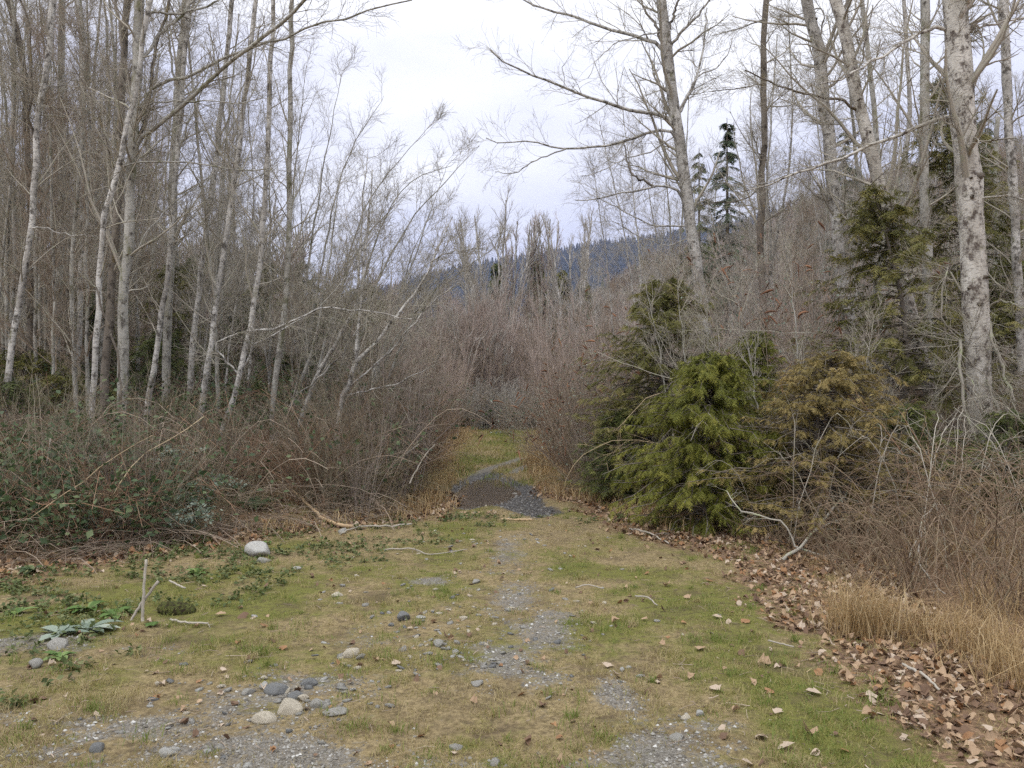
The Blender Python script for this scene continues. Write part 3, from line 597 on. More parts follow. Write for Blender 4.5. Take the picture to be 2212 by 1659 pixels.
for i, (a, b_, c_) in enumerate(fan):
    frk = rank[(a, b_, c_)]
    d = 14.5 + (i % 5) * .9
    def cones(tw, T, d=d): pass
    hero_tree('leaning_alder', 'young bare alder leaning out of the left stand, its tip ' + frk + ' of fourteen', [c_, b_, a], d, 4.2, 1.2, BARK_GREY, rng, crown=(22, 1.25, 7, .5, 5, .26), top_ext=.1, t0=.18, ang=.6, group='young alders leaning out from the left stand', sides=7, crown_up=.1)

for pxs_, d_, lab_ in (([(676, 262), (681, 330), (689, 395)], 10.6, 'thin bare sapling standing left over the tall cedar'), ([(706, 285), (708, 345), (709, 398)], 10.3, 'thin bare sapling directly behind the bright cedar top'), ([(716, 315), (720, 360), (722, 405)], 10.1, 'short pale sapling right over the bright cedar'), ([(733, 290), (748, 350), (757, 410)], 9.9, 'thin sapling leaning left between bright and olive cedars'), ([(640, 250), (652, 320), (664, 380)], 11.2, 'thin sapling leaning left over the path side of the tall cedar'), ([(790, 250), (796, 330), (800, 400)], 10.2, 'bare sapling rising out of the olive cedar'), ([(870, 330), (866, 400), (868, 450)], 9.2, 'bare sapling between olive cedar and lichened branches')):
    hero_tree('bare_sapling', lab_, pxs_, d_, 3.0, 1.0, BARK_GREY, rng, crown=(16, .7, 6, .3, 3, .15), top_ext=.1, t0=.3, ang=.6, cat='sapling', sides=6)

# ---------------- stand trees: built once per kind, copied
def stand_tree(i, H, r, mat, twig, n1, L1, lean):
    rg = np.random.default_rng(300 + i)
    P = poly([(0, 0, -.1), (lean * .25 + rg.normal() * .1, rg.normal() * .1, H * .33), (lean * .6 + rg.normal() * .15, 0, H * .66), (lean, rg.normal() * .2, H)], 22); P = jit(rg, P, .012)
    T = thing('bare_tree', 'slim bare grey tree crowded among others in the stand', 'bare tree', (0, 0, 0), 'bare trees crowding the stand')
    b = MB(); R = add_trunk(b, rg, P, r, r * .3, 7); kid(T, b.obj('trunk', mat, T))
    tw = crown_levels(rg, P[None], R[None], n1, L1, 9, L1 * .42, 6, L1 * .2, .16, .72, .09)
    kid(T, tw.obj('crown', twig, T)); return T
KINDS = [stand_tree(0, 11, .046, BARK_GREY, TW_GREY, 40, 1.5, .9), stand_tree(1, 9, .036, BARK_BIRCH, TW_GREY, 36, 1.3, -.6), stand_tree(2, 12, .055, BARK_GREY, TW_GREY, 42, 1.6, .5),
         stand_tree(3, 8, .030, BARK_BIRCH, TW_PALE, 34, 1.2, 1.3), stand_tree(4, 7, .026, BARK_GREY, TW_BROWN, 34, 1.1, .8), stand_tree(5, 10, .040, BARK_GREY, TW_BROWN, 38, 1.4, -.4)]
used = set()
def stand(x, y, k, sc=1., rz=None, label=None):
    rz = rng.uniform(0, 6.28) if rz is None else rz; z = ZG(x, y)
    if k not in used:
        used.add(k); place(KINDS[k], (x, y, z), rz, sc); 
        if label: KINDS[k]['label'] = label
        return KINDS[k]
    o = dup(KINDS[k], (x, y, z), rz, sc, label); return o
LAB_L = 'slim bare tree in the crowded stand left of the track'
LAB_R = 'slim bare tree in the thin wood right of the track'
for i in range(64):            # pale trees standing up out of the far thicket
    y = rng.uniform(38, 55); pxv = rng.uniform(395, 660); x = (pxv - 512) / FPX * y; k = int(rng.choice([1, 3, 3, 4])); s_ = rng.uniform(.72, 1.0) * (1 + max(0, pxv - 560) * .0018)
    wh = 'left of' if pxv < 470 else 'in front of' if pxv < 585 else 'right of'; fr = 'tall' if s_ > .88 else 'short'
    o = stand(x, y, k, s_, label=f"{fr} {('', 'pale-barked', '', 'pale whippy', 'brown-twigged')[k]} tree rising from the far thicket {wh} the far row"); o['group'] = 'pale trees in the far thicket'
cnt = 0
HEROPX = [(20, 'white birch at the left edge'), (60, 'straight grey trunk'), (82, 'slim pale trunk'), (125, 'mossy pair'), (172, 'thick grey-green trunk'), (200, 'trunk with torn orange bark'), (240, 'arching birch'), (280, 'upright greenish pole'), (345, 'forked leaning alder'), (693, 'pale poplar'), (763, 'slender dark trunk'), (836, 'straight mottled trunk'), (890, 'leaning mottled trunk'), (925, 'dark banded trunk'), (972, 'biggest white trunk'), (1012, 'pale right-edge trunk')]
BK = ['grey-barked', 'pale-barked', 'stout grey', 'pale whippy', 'thin brown-twigged', 'dark-barked']
def stand_label(x, y, k, s_):
    px_ = 512 + x / y * FPX; h = min(HEROPX, key=lambda q: abs(q[0] - px_)); d_ = px_ - h[0]
    where = 'close left of' if -14 < d_ < -4 else 'close right of' if 14 > d_ > 4 else 'directly behind' if abs(d_) <= 4 else ('left of' if d_ < 0 else 'right of')
    dep = 'nearer' if y < 20 else 'farther' if y < 28 else 'deeper'
    return f"{'short' if s_ < .75 else 'tall' if s_ > 1.02 else 'middling'} {BK[k]} tree {dep} in, {where} the {h[1]}"
for i in range(185):            # left wood
    y = rng.uniform(13.5, 42); pxv = rng.uniform(-60, 330 if y < 24 else 400); x = (pxv - 512) / FPX * y
    hmax = 1.0 if pxv < 180 else (.85 if pxv < 260 else .62)
    k = int(rng.choice([0, 1, 2, 3, 5, 5, 2])) if pxv < 240 else int(rng.choice([1, 3, 4]))
    s_ = rng.uniform(.8, 1.15) * hmax * (1 + (y - 20) * .008); o = stand(x, y, k, s_, label=stand_label(x, y, k, s_)); o['group'] = 'bare trees of the left stand'
for i in range(110):            # right wood
    y = rng.uniform(17, 46); pxv = rng.uniform(600, 1080); x = (pxv - 512) / FPX * y
    k = int(rng.choice([1, 3, 4, 0, 3])); s_ = rng.uniform(.7, 1.1); o = stand(x, y, k, s_, label=stand_label(x, y, k, s_)); o['group'] = 'bare trees of the right wood'

# ---------------- clump of taller trees beyond the thicket (56 m)
def far_tree(i, H, spread, nst, mat, twig, col_):
    rg = np.random.default_rng(500 + i); T = thing('bare_tree', 'x', 'bare tree', (0, 0, 0), None); st = []
    for s in range(nst):
        a = rg.uniform(0, 6.28); sp = spread * rg.uniform(.3, 1)
        st.append(poly([(0, 0, -.2), (math.cos(a) * sp * .25, math.sin(a) * sp * .25, H * .35), (math.cos(a) * sp * .8, math.sin(a) * sp * .8, H * rg.uniform(.85, 1))], 16))
    st = np.array(st); st[:, :, :2] += rg.normal(size=st[:, :, :2].shape) * .05
    b = MB(); b.smooth = True; Rr = np.linspace(.17, .05, 16)[None].repeat(nst, 0) * rg.uniform(.7, 1.1, (nst, 1)); b.tubes(st, Rr, 6); kid(T, b.obj('trunk', mat, T))
    tw = MB(); A, RA, _ = spawn(rg, st, Rr, 26, .35, 1, .5, col_, 5, .08, .12, .40, .020, .5); tw.tubes(A, RA, 3, rg.uniform(.2, .8, len(A)))
    B, RB, _ = spawn(rg, A, RA, 6, .1, 1, .5, col_ * .45, 4, .1, .1, .6, .012, .6); tw.tubes(B, RB, 3, rg.uniform(.1, .8, len(B)))
    kid(T, tw.obj('crown', twig, T)); return T
for (px_, topy, H_, sp, ns, cl, lab) in ((483, 204, 1, 4.6, 9, 2.6, 'wide fan-shaped bare tree, leftmost of the tall row beyond the thicket'), (508, 217, 1, .9, 4, 1.5, 'narrow rusty tree right of the wide fan-shaped one'), (528, 211, 1, .9, 4, 1.5, 'narrow rusty tree, middle of the tall far row'),
                                         (545, 212, 1, 1.3, 5, 1.6, 'broader rusty tree left of the far pale open-crowned one'), (571, 214, 1, 3.6, 7, 2.3, 'pale open-crowned tree, rightmost of the tall far row')):
    d = 58; top = at(px_, topy, d)
    T = far_tree(px_, top[2], sp, ns, BARK_GREY if sp < 2 else BARK_BIRCH, TW_MAUVE if sp < 2 else TW_PALE, cl); T['label'] = lab; T['group'] = 'row of tall bare trees beyond the thicket'
    T.location = (top[0] + (0 if px_ != 483 else .8), d, 0)

# ---------------- conifers
def fronds(rg, b, Pp, D, S, Ls, tint, droop=.5, fingers=5, width=.36, fat=.045):
    """flat drooping sprays: a thin rachis with side fingers"""
    N = len(Pp); 
    if N == 0: return
    Nn = norm(np.cross(D, S)); 
    tv = [(0, -.018), (0, .018), (1, 0)]; tr_ = [(0, 1, 2)]
    for f in range(fingers):
        a0 = .12 + .78 * f / fingers; ln = width * (1 - .55 * f / fingers)
        for sgn in (-1, 1):
            n0 = len(tv); tv += [(a0 - fat * .6, 0), (a0 + fat * .8, 0), (a0 + ln * .62, sgn * ln)]; tr_.append((n0, n0 + 1, n0 + 2))
    tv = np.array(tv); u = tv[:, 0][None, :, None]; v = tv[:, 1][None, :, None]; L = Ls[:, None, None]
    dist = np.sqrt(u ** 2 + (v * 1.1) ** 2)
    V = Pp[:, None, :] + D[:, None, :] * u * L + S[:, None, :] * v * L + np.array([0, 0, -1.]) * droop * (dist ** 2) * L + Nn[:, None, :] * (rg.normal(size=(N, len(tv), 1)) * .03) * L
    nv = len(tv); F = (np.arange(N)[:, None, None] * nv + np.array(tr_)[None]).reshape(-1, 3)
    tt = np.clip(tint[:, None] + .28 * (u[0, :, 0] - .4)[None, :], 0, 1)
    b.add(V.reshape(-1, 3), F, tt.ravel())
def cedar(rg, H, Rad, nb, nf, fl, mat, name='cedar', tint0=.35, tintv=.3, base=.05, shape=.75, droop=.5, up0=.15, hole=0):
    """local coordinates; returns (foliage MB, wood MB)"""
    fo = MB(); wo_ = MB(); wo_.smooth = True
    TP = poly([(0, 0, -.1), (rg.normal() * .04 * H, rg.normal() * .04 * H, H * .5), (rg.normal() * .04 * H, rg.normal() * .03 * H, H * .98)], 12); TR = np.linspace(.03 * H * .6, .006, 12)
    wo_.tubes(TP, TR, 6)
    t = rg.uniform(0, 1, nb) ** .85 * (1 - base) + base; az = rg.uniform(0, 2 * math.pi, nb)
    prof = np.clip((1 - t), 0, 1) ** shape * (1 + .25 * np.sin(az * 3 + t * 9)) * np.minimum(1, .55 + t * 3)
    ln = Rad * prof * rg.uniform(.6, 1.12, nb) + .08 * Rad
    P0 = np.stack([np.interp(t, np.linspace(0, 1, 12), TP[:, k]) for k in range(3)], -1)
    out = np.stack([np.cos(az), np.sin(az), 0 * az], -1)
    K = 6; s = np.linspace(0, 1, K); BP = P0[:, None, :] + out[:, None, :] * (s[None, :, None] * ln[:, None, None]) + np.array([0, 0, 1.]) * ((up0 * s - droop * .75 * s ** 2 + .25 * s ** 4)[None, :, None] * ln[:, None, None])
    BP[:, 1:] += rg.normal(size=BP[:, 1:].shape) * .03 * Rad
    BR = np.linspace(1, .25, K)[None] * (.004 + .008 * ln)[:, None]; wo_.tubes(BP, BR, 3)
    i = np.repeat(np.arange(nb), nf); q = rg.uniform(.12, 1, len(i)) ** .7; qq = q * (K - 1); k = np.minimum(qq.astype(int), K - 2); f = (qq - k)[:, None]
    p = BP[i, k] * (1 - f) + BP[i, k + 1] * f; tn = norm(BP[i, k + 1] - BP[i, k]); sgn = rg.choice([-1, 1], len(i))[:, None]
    side = norm(np.cross(tn, np.array([0, 0, 1.])))
    ang = rg.uniform(.15, 1.1, len(i))[:, None]; D = norm(tn * np.cos(ang) + side * sgn * np.sin(ang) + np.array([0, 0, 1]) * rg.uniform(-.5, .12, (len(i), 1)))
    S = norm(np.cross(D, np.array([0, 0, 1.])) + rg.normal(size=D.shape) * .35)
    L = fl * rg.uniform(.6, 1.3, len(i)) * (1.1 - .3 * q)
    tb = rg.uniform(-1, 1, nb)[i] * tintv * .6
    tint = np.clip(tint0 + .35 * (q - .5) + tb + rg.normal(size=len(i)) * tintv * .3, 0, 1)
    fronds(rg, fo, p, D, S, L, tint, droop, fingers=5 if fl < .16 else 4, fat=.045 if fl < .16 else .06)
    return fo, wo_
def cedar_thing(name, label, cat, px_, d, H, Rad, nb, nf, fl, mat, seed, group=None, sx=1., x=None, **k):
    rg = np.random.default_rng(seed); x = (px_ - 512) / FPX * d if x is None else x; z = ZG(x, d)
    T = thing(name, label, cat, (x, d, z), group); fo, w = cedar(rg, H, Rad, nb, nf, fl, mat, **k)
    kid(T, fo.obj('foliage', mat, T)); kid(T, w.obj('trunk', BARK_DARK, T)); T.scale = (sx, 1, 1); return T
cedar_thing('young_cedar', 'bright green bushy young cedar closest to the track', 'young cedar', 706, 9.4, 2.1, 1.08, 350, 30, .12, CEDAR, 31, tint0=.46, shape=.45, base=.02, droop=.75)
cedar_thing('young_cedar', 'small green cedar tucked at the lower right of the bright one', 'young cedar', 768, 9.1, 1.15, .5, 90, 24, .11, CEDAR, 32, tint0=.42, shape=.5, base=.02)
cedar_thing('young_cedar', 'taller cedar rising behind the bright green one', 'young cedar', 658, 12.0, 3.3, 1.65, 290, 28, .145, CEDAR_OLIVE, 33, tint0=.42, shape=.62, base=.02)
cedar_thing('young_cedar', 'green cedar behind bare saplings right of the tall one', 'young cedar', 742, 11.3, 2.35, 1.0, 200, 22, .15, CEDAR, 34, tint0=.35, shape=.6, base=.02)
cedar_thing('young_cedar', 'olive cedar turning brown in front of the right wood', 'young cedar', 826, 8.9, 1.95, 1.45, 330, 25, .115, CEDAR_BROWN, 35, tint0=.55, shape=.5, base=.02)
cedar_thing('young_cedar', 'dark low cedar where the track bends to puddle', 'young cedar', 622, 11.6, 1.4, .72, 140, 13, .16, CEDAR_DARK, 36, tint0=.45, shape=.55, base=.02)
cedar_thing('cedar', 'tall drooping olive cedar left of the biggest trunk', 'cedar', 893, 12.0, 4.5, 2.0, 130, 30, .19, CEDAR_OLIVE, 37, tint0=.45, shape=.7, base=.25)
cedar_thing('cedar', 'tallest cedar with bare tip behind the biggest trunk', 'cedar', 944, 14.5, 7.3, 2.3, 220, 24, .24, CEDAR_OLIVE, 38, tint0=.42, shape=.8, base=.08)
cedar_thing('young_cedar', 'dark cedar in brambles below the lichened branches', 'young cedar', 900, 9.8, 1.3, .95, 140, 12, .17, CEDAR_DARK, 39, tint0=.5, shape=.5, base=.02)
cedar_thing('young_cedar', 'shaded cedar at the right picture edge under the big trunk', 'young cedar', 1012, 9.6, 1.25, .9, 130, 12, .17, CEDAR_DARK, 40, tint0=.45, shape=.5, base=.02)
cedar_thing('cedar', 'green cedar at the right edge behind the big trunk', 'cedar', 1012, 15, 4.0, 1.5, 170, 12, .26, CEDAR, 41, tint0=.25, shape=.7, base=.05)
# dark firs
def fir(rg, H, Rad, tiers, perT, nf, fl):
    fo = MB(); w = MB(); w.smooth = True; w.tubes(poly([(0, 0, -.1), (0, 0, H)], 6), np.linspace(.014 * H, .01, 6), 6)
    for t in range(tiers):
        n = perT; u = np.clip((t + rg.uniform(-1.2, 1.2, n)) / tiers * .96 + .03, .02, .985); az = rg.uniform(0, 6.28, n); ln = Rad * (1 - u) ** 1.0 * rg.uniform(.45, 1.25, n) + .03 * Rad
        out = np.stack([np.cos(az), np.sin(az), 0 * az], -1); s = np.linspace(0, 1, 4)
        BP = np.stack([0 * u, 0 * u, H * u], -1)[:, None] + out[:, None] * s[None, :, None] * ln[:, None, None] + np.array([0, 0, 1.]) * ((.10 * s - .75 * s * s + .38 * s ** 3)[None, :, None] * ln[:, None, None])
        w.tubes(BP, np.linspace(1, .3, 4)[None] * (.012 * ln)[:, None], 3)
        i = np.repeat(np.arange(n), nf); q = rg.uniform(.1, 1, len(i)) * 3; k = np.minimum(q.astype(int), 2); f = (q - k)[:, None]
        p = BP[i, k] * (1 - f) + BP[i, k + 1] * f; tn = norm(BP[i, k + 1] - BP[i, k]); side = norm(np.cross(tn, [0, 0, 1.])); sg = rg.choice([-1, 1], len(i))[:, None]; an = rg.uniform(.1, 1.2, len(i))[:, None]
        D = norm(tn * np.cos(an) + side * sg * np.sin(an) + np.array([0, 0, 1.]) * rg.uniform(-.5, .05, (len(i), 1))); S = norm(np.cross(D, [0, 0, 1.]) + rg.normal(size=D.shape) * .3)
        fronds(rg, fo, p, D, S, fl * rg.uniform(.6, 1.2, len(i)), np.clip(rg.uniform(.1, .6, n)[i] + .2 * (q / 3 - .5), 0, 1), .45, 3, .4, .12)
    return fo, w
def fir_thing(label, px_, topy, d, Rad, seed, tiers=30, perT=9, nf=9, fl=.4, group=None, mat=FIR, zb=0):
    rg = np.random.default_rng(seed); top = at(px_, topy, d); H = top[2] - zb
    T = thing('fir_tree', label, 'fir tree', (top[0], d, zb), group); fo, w = fir(rg, H, Rad, int(tiers * 1.4), perT, int(nf * 1.2), fl * .72); kid(T, fo.obj('foliage', mat, T)); kid(T, w.obj('trunk', BARK_DARK, T)); return T
fir_thing('dark pointed fir showing clear against the sky', 727, 118, 30, 3.1, 51, 30, 5, 12, .38)
fir_thing('thinner duller fir close left of the pointed one', 699, 148, 33, 2.5, 52, 26, 5, 10, .36, mat=CEDAR_DARK)
fir_thing('dark fir seen between the mottled trunks', 845, 128, 28, 2.8, 53, 26, 5, 11, .38)
fir_thing('dark fir behind the right edge trunk', 985, 114, 26, 3.0, 54, 26, 5, 11, .38)
for (px_, ty, lab) in ((497, 255, 'dark evergreen under the wide fan-shaped far tree'), (538, 252, 'dark evergreen amid the far rusty trees'), (562, 262, 'low olive evergreen right of the far rusty trees'), (584, 272, 'small olive evergreen at the right end of the far row')):
    fir_thing(lab, px_, ty + 6, 63, 2.6 if ty < 260 else 2.4, px_, 22, 11, 9, .8, mat=CEDAR_DARK if ty < 260 else CEDAR_OLIVE)
# evergreens inside the left stand
LG = 'evergreens inside the left stand'
for j, (px_, d, H, Rd, nb, lab) in enumerate(((95, 17, 3.2, 1.5, 110, 'dark evergreen behind the mossy pair of trunks'), (160, 15.5, 2.6, 1.4, 110, 'dark evergreen at the foot of the thick grey-green trunk'), (30, 15, 2.4, 1.4, 100, 'dark evergreen by the left edge birch'), (215, 17, 2.4, 1.2, 90, 'dark evergreen behind the torn-bark trunk'), (330, 18, 3.4, 1.3, 90, 'dim evergreen behind the leaning alders'), (265, 20, 4.6, 1.5, 100, 'taller evergreen deep behind the arching birch'), (310, 24, 5.4, 1.8, 100, 'broad evergreen deepest in the left stand'), (130, 22, 5.2, 1.8, 100, 'tall dark evergreen deep behind the mossy trunks'), (60, 14, 1.8, 1.5, 110, 'low spreading evergreen between the left edge birch and mossy pair'), (185, 14, 1.5, 1.3, 110, 'low evergreen left of the torn-bark trunk foot'), (245, 14.5, 1.7, 1.4, 110, 'low spreading evergreen behind the arching birch foot'), (110, 13.2, 1.2, 1.2, 90, 'lowest evergreen before the mossy trunk feet'), (5, 13, 1.6, 1.2, 90, 'evergreen cut off by the left picture edge'), (290, 16, 2.2, 1.4, 90, 'olive evergreen behind the upright greenish pole'), (170, 19, 4.4, 2.0, 130, 'broad evergreen behind the thick grey-green trunk'), (70, 19, 4.0, 2.0, 120, 'broad evergreen behind the slim pale trunk'), (240, 19, 3.8, 1.8, 120, 'broad evergreen far behind the torn-bark trunk'), (350, 21, 4.2, 1.7, 110, 'evergreen half hidden behind the forked leaning alder'), (205, 23, 5.6, 2.2, 120, 'tallest dim evergreen in the left stand'))):
    cedar_thing('evergreen', lab, 'evergreen', px_, d, H, Rd, nb, 12, .24, (CEDAR_DARK, CEDAR_OLIVE)[j % 3 == 2], 60 + j, LG, tint0=.32, shape=.6, base=.02)

# ------------------------------------------------------------------ thickets and brush
def shrub_geo(rg, nst, H, spread, arch, n2, L2, n3, L3, r=.006, K=7, upr=.0, ang=.6, bs=.18):
    """multi-stemmed bare shrub around the origin"""
    az = rg.uniform(0, 6.28, nst); tilt = rg.uniform(.05, spread, nst); h = H * rg.uniform(.55, 1.05, nst)
    d = np.stack([np.cos(az) * np.sin(tilt), np.sin(az) * np.sin(tilt), np.cos(tilt)], -1); P = np.empty((nst, K, 3)); P[:, 0] = np.stack([np.cos(az), np.sin(az), 0 * az - .25], -1) * rg.uniform(0, bs, nst)[:, None] * (H ** .5)
    for k in range(1, K):
        d = norm(d + rg.normal(size=d.shape) * .07 + np.array([0, 0, -arch]) * (k / K) ** 1.2 + np.array([0, 0, upr])); P[:, k] = P[:, k - 1] + d * (h / (K - 1))[:, None] * 1.1
    Rr = np.linspace(1, .35, K)[None] * r * rg.uniform(.7, 1.3, nst)[:, None]
    b = MB(); b.tubes(P, Rr, 3, rg.uniform(.2, 1, nst))
    A = RA = None
    if n2:
        A, RA, _ = spawn(rg, P, Rr, n2, .2, 1, ang, L2, 4, .13, .03, .6, r * .33, .5); b.tubes(A, RA, 3, rg.uniform(0, .8, len(A)))
        if n3: B, RB, _ = spawn(rg, A, RA, n3, .1, 1, ang, L3, 3, .15, .03, .7, r * .28, .6); b.tubes(B, RB, 3, rg.uniform(0, .7, len(B)))
    return b, P, (A if n2 else P)
def leafcloud(rg, P, n, size, jitter=.05, tint=(.1, .9), flat=.5):
    """small pointed leaves scattered along polylines: 2 triangles each"""
    N, K = P.shape[:2]; i = rg.integers(0, N, n); t = rg.uniform(.15, 1, n) * (K - 1); k = np.minimum(t.astype(int), K - 2); f = (t - k)[:, None]
    p = P[i, k] * (1 - f) + P[i, k + 1] * f + rg.normal(size=(n, 3)) * jitter
    D = norm(rg.normal(size=(n, 3)) * np.array([1, 1, .5])); S = norm(np.cross(D, norm(rg.normal(size=(n, 3)) * flat + np.array([0, 0, 1.])))); s = size * rg.uniform(.6, 1.3, n)[:, None]
    up = np.cross(S, D)
    V = np.stack([p, p + D * s * .55 + S * s * .36 + up * s * .08, p + D * s * 1.05 - up * s * .06, p + D * s * .55 - S * s * .36 + up * s * .08], 1).reshape(-1, 3)
    b4 = np.arange(n)[:, None] * 4; F = np.concatenate([b4 + np.array([0, 1, 2]), b4 + np.array([0, 2, 3])])
    return V, F, np.repeat(rg.uniform(*tint, n), 4)
# tall mauve thicket across the clearing (stems ~5.5 m)
THK = []
for i, (tw, H) in enumerate(((TW_MAUVE, 5.4), (TW_MAUVE, 6.0), (TW_BROWN, 5.0), (TW_PALE, 6.4))):
    rg = np.random.default_rng(700 + i); b, _, _ = shrub_geo(rg, 14, H, .17, 0, 11, 1.3, 3, .6, r=(.024, .026, .018, .036)[i], K=8, upr=.05, ang=.36, bs=.75)
    b2 = b.mesh('thicket_stems', tw); T = bpy.data.objects.new('tall_shrub', b2); THK.append(T)
first = set()
GT = 'tall leafless shrubs closing the far end of the clearing'
rg = np.random.default_rng(801); k_ = 0
for i in range(230):
    y = rg.uniform(37, 54); pxv = rg.uniform(330, 760)
    if i < 30: y = rg.uniform(36.5, 42); pxv = rg.uniform(400, 600); x = (pxv - 512) / FPX * y
    s_ = rg.uniform(.62, .98) * (1.0 if pxv < 620 else 1.15)
    T = THK[int(rg.integers(0, 4) if rg.random() > .4 else rg.integers(0, 2))]; o = T.copy() if T.name in first else T; first.add(T.name)
    COL.objects.link(o); o.location = (x, y, -.05); o.rotation_euler = (0, 0, rg.uniform(0, 6.28)); o.scale = (s_ * 1.1, s_ * 1.1, s_)
    kd = ('mauve', 'taller mauve', 'brown', 'pale-stemmed')[THK.index(T)]; fr = 'front of' if y < 41 else 'middle of' if y < 47 else 'back of'
    wh = 'behind the forked leaning alder' if pxv < 395 else 'left of the meadow end' if pxv < 455 else 'straight beyond the meadow end' if pxv < 545 else 'right of the meadow end' if pxv < 630 else 'behind the tall cedar' if pxv < 690 else 'behind the pale poplar'
    tag(o, f'{kd} leafless shrub, {fr} the far thicket, {wh}', 'shrub', GT)
# geometry-node scatter for masses
def gn_scatter(name, label, cat, pts, rot, scl, src, kind='stuff'):
    me = bpy.data.meshes.new(name); me.vertices.add(len(pts)); me.vertices.foreach_set('co', np.asarray(pts, np.float32).ravel()); me.update()
    a = me.attributes.new('rz', 'FLOAT', 'POINT'); a.data.foreach_set('value', np.asarray(rot, np.float32))
    a = me.attributes.new('sc', 'FLOAT', 'POINT'); a.data.foreach_set('value', np.asarray(scl, np.float32))
    o = link(name, me); tag(o, label, cat, kind=kind)
    g = bpy.data.node_groups.new(name, 'GeometryNodeTree'); g.interface.new_socket('Geometry', in_out='INPUT', socket_type='NodeSocketGeometry'); g.interface.new_socket('Geometry', in_out='OUTPUT', socket_type='NodeSocketGeometry')
    N = g.nodes; gi = N.new('NodeGroupInput'); go = N.new('NodeGroupOutput'); ip = N.new('GeometryNodeInstanceOnPoints'); oi = N.new('GeometryNodeObjectInfo'); oi.inputs['Object'].default_value = src; oi.inputs['As Instance'].default_value = True
    r = N.new('GeometryNodeInputNamedAttribute'); r.data_type = 'FLOAT'; r.inputs[0].default_value = 'rz'; s = N.new('GeometryNodeInputNamedAttribute'); s.data_type = 'FLOAT'; s.inputs[0].default_value = 'sc'
    cx = N.new('ShaderNodeCombineXYZ'); L = g.links.new; L(r.outputs[0], cx.inputs[2]); m2p = N.new('GeometryNodeMeshToPoints')
    L(gi.outputs[0], m2p.inputs[0]); L(m2p.outputs[0], ip.inputs['Points']); L(oi.outputs['Geometry'], ip.inputs['Instance']); L(cx.outputs[0], ip.inputs['Rotation']); L(s.outputs[0], ip.inputs['Scale']); L(ip.outputs[0], go.inputs[0])
    md = o.modifiers.new('scatter', 'NODES'); md.node_group = g; return o
def src_obj(name, mb_, mat): return bpy.data.objects.new(name, mb_.mesh(name, mat))
rg = np.random.default_rng(900)
# bare wood on the right hillside
wt = []
for i in range(3):
    r2 = np.random.default_rng(910 + i); P = poly([(0, 0, -.5), (r2.normal() * .2, 0, 5), (r2.normal() * .3, 0, 10)], 6)[None]; Rr = np.linspace(.14, .04, 6)[None]; b = MB(); b.tubes(P, Rr, 4, .9)
    A, RA, _ = spawn(r2, P, Rr, 26, .2, 1, .5, 3.2, 4, .1, .1, .5, .04, .6); b.tubes(A, RA, 3, r2.uniform(.2, .9, len(A))); B, RB, _ = spawn(r2, A, RA, 6, .1, 1, .5, 1.4, 3, .1, .1, .6, .03, .7); b.tubes(B, RB, 3, r2.uniform(0, .8, len(B)))
    wt.append(src_obj('wood_tree_shape', b, (TW_MAUVE, TW_BROWN, TW_PALE)[i]))
hp = hill_points(H2, 2600, rg, 13.6, 40, 72)
for i in range(3):
    q = hp[i::3]; gn_scatter('hillside_wood', ('bare mauve wood', 'bare brown wood', 'bare pale wood')[i] + ' covering the right hillside', 'wood', q, rg.uniform(0, 6.28, len(q)), rg.uniform(.6, 1.25, len(q)), wt[i])
r2 = np.random.default_rng(950)
hp = hill_points(H2, 110, rg, 13.2, 40, 72)
Hc = r2.uniform(7, 15, len(hp)); tag(cone_trees(hp, Hc, Hc * .16, r2, 5, 7).obj('hillside_conifers', FIR), 'dark conifers scattered through the hillside wood', 'wood', kind='stuff')
# flat wood behind the stands, 40-110 m
pts = []
for i in range(900):
    y = rg.uniform(56, 130); pxv = rg.uniform(-120, 1150); pts.append(((pxv - 512) / FPX * y, y, 0))
pts = np.array(pts); sc_ = np.where((pts[:, 0] / pts[:, 1] * FPX + 512 < 600) & (pts[:, 0] / pts[:, 1] * FPX + 512 > 350), rg.uniform(.45, .65, len(pts)), rg.uniform(.6, .95, len(pts)))
pl = [((pv_ - 512) / FPX * yy_, yy_, 0) for pv_, yy_ in zip(rg.uniform(-120, 400, 260), rg.uniform(38, 60, 260))]; pts = np.concatenate([pts, np.array(pl)]); sc_ = np.concatenate([sc_, rg.uniform(.55, 1.0, 260) * np.where((pts[-260:, 0] / pts[-260:, 1] * FPX + 512) > 300, .7, 1)])
for i in range(3): q = pts[i::3]; gn_scatter('background_wood', ('mauve', 'brown', 'pale')[i] + ' leafless wood far behind the clearing', 'wood', q, rg.uniform(0, 6.28, len(q)), sc_[i::3], wt[i])

# undergrowth kinds (shared)
UG = []
for i, (nst, H, sp, ar, n2, L2, n3, L3, r, tw) in enumerate(((26, 1.9, .7, .12, 9, .45, 4, .2, .006, UG_BROWN), (30, 1.5, 1.0, .25, 8, .4, 4, .18, .005, TW_RED), (22, 2.4, .5, .06, 10, .5, 4, .22, .007, UG_MAUVE), (34, 1.1, 1.2, .35, 6, .35, 3, .15, .0045, TW_OLIVE), (24, 2.0, .6, .1, 9, .45, 4, .2, .006, UG_GREY))):
    r2 = np.random.default_rng(1000 + i); b, P, A = shrub_geo(r2, nst, H, sp, ar, n2, L2, n3, L3, r=r); UG.append((src_obj('undergrowth_shape', b, tw), P, A))
def scatter_region(n, fn, rg):
    out = []
    while len(out) < n:
        p = fn(rg)
        if p is not None: out.append(p)
    return np.array(out)
def left_pt(rg):
    y = rg.uniform(7.8, 20); pxv = rg.uniform(-60, 470); x = (pxv - 512) / FPX * y
    if x > edge_x(y, LEFT_EDGE) - .45: return None
    if y < 10.5 and pxv < 300 and rg.random() < .55: return None
    return (x, y, ZG(x, y))
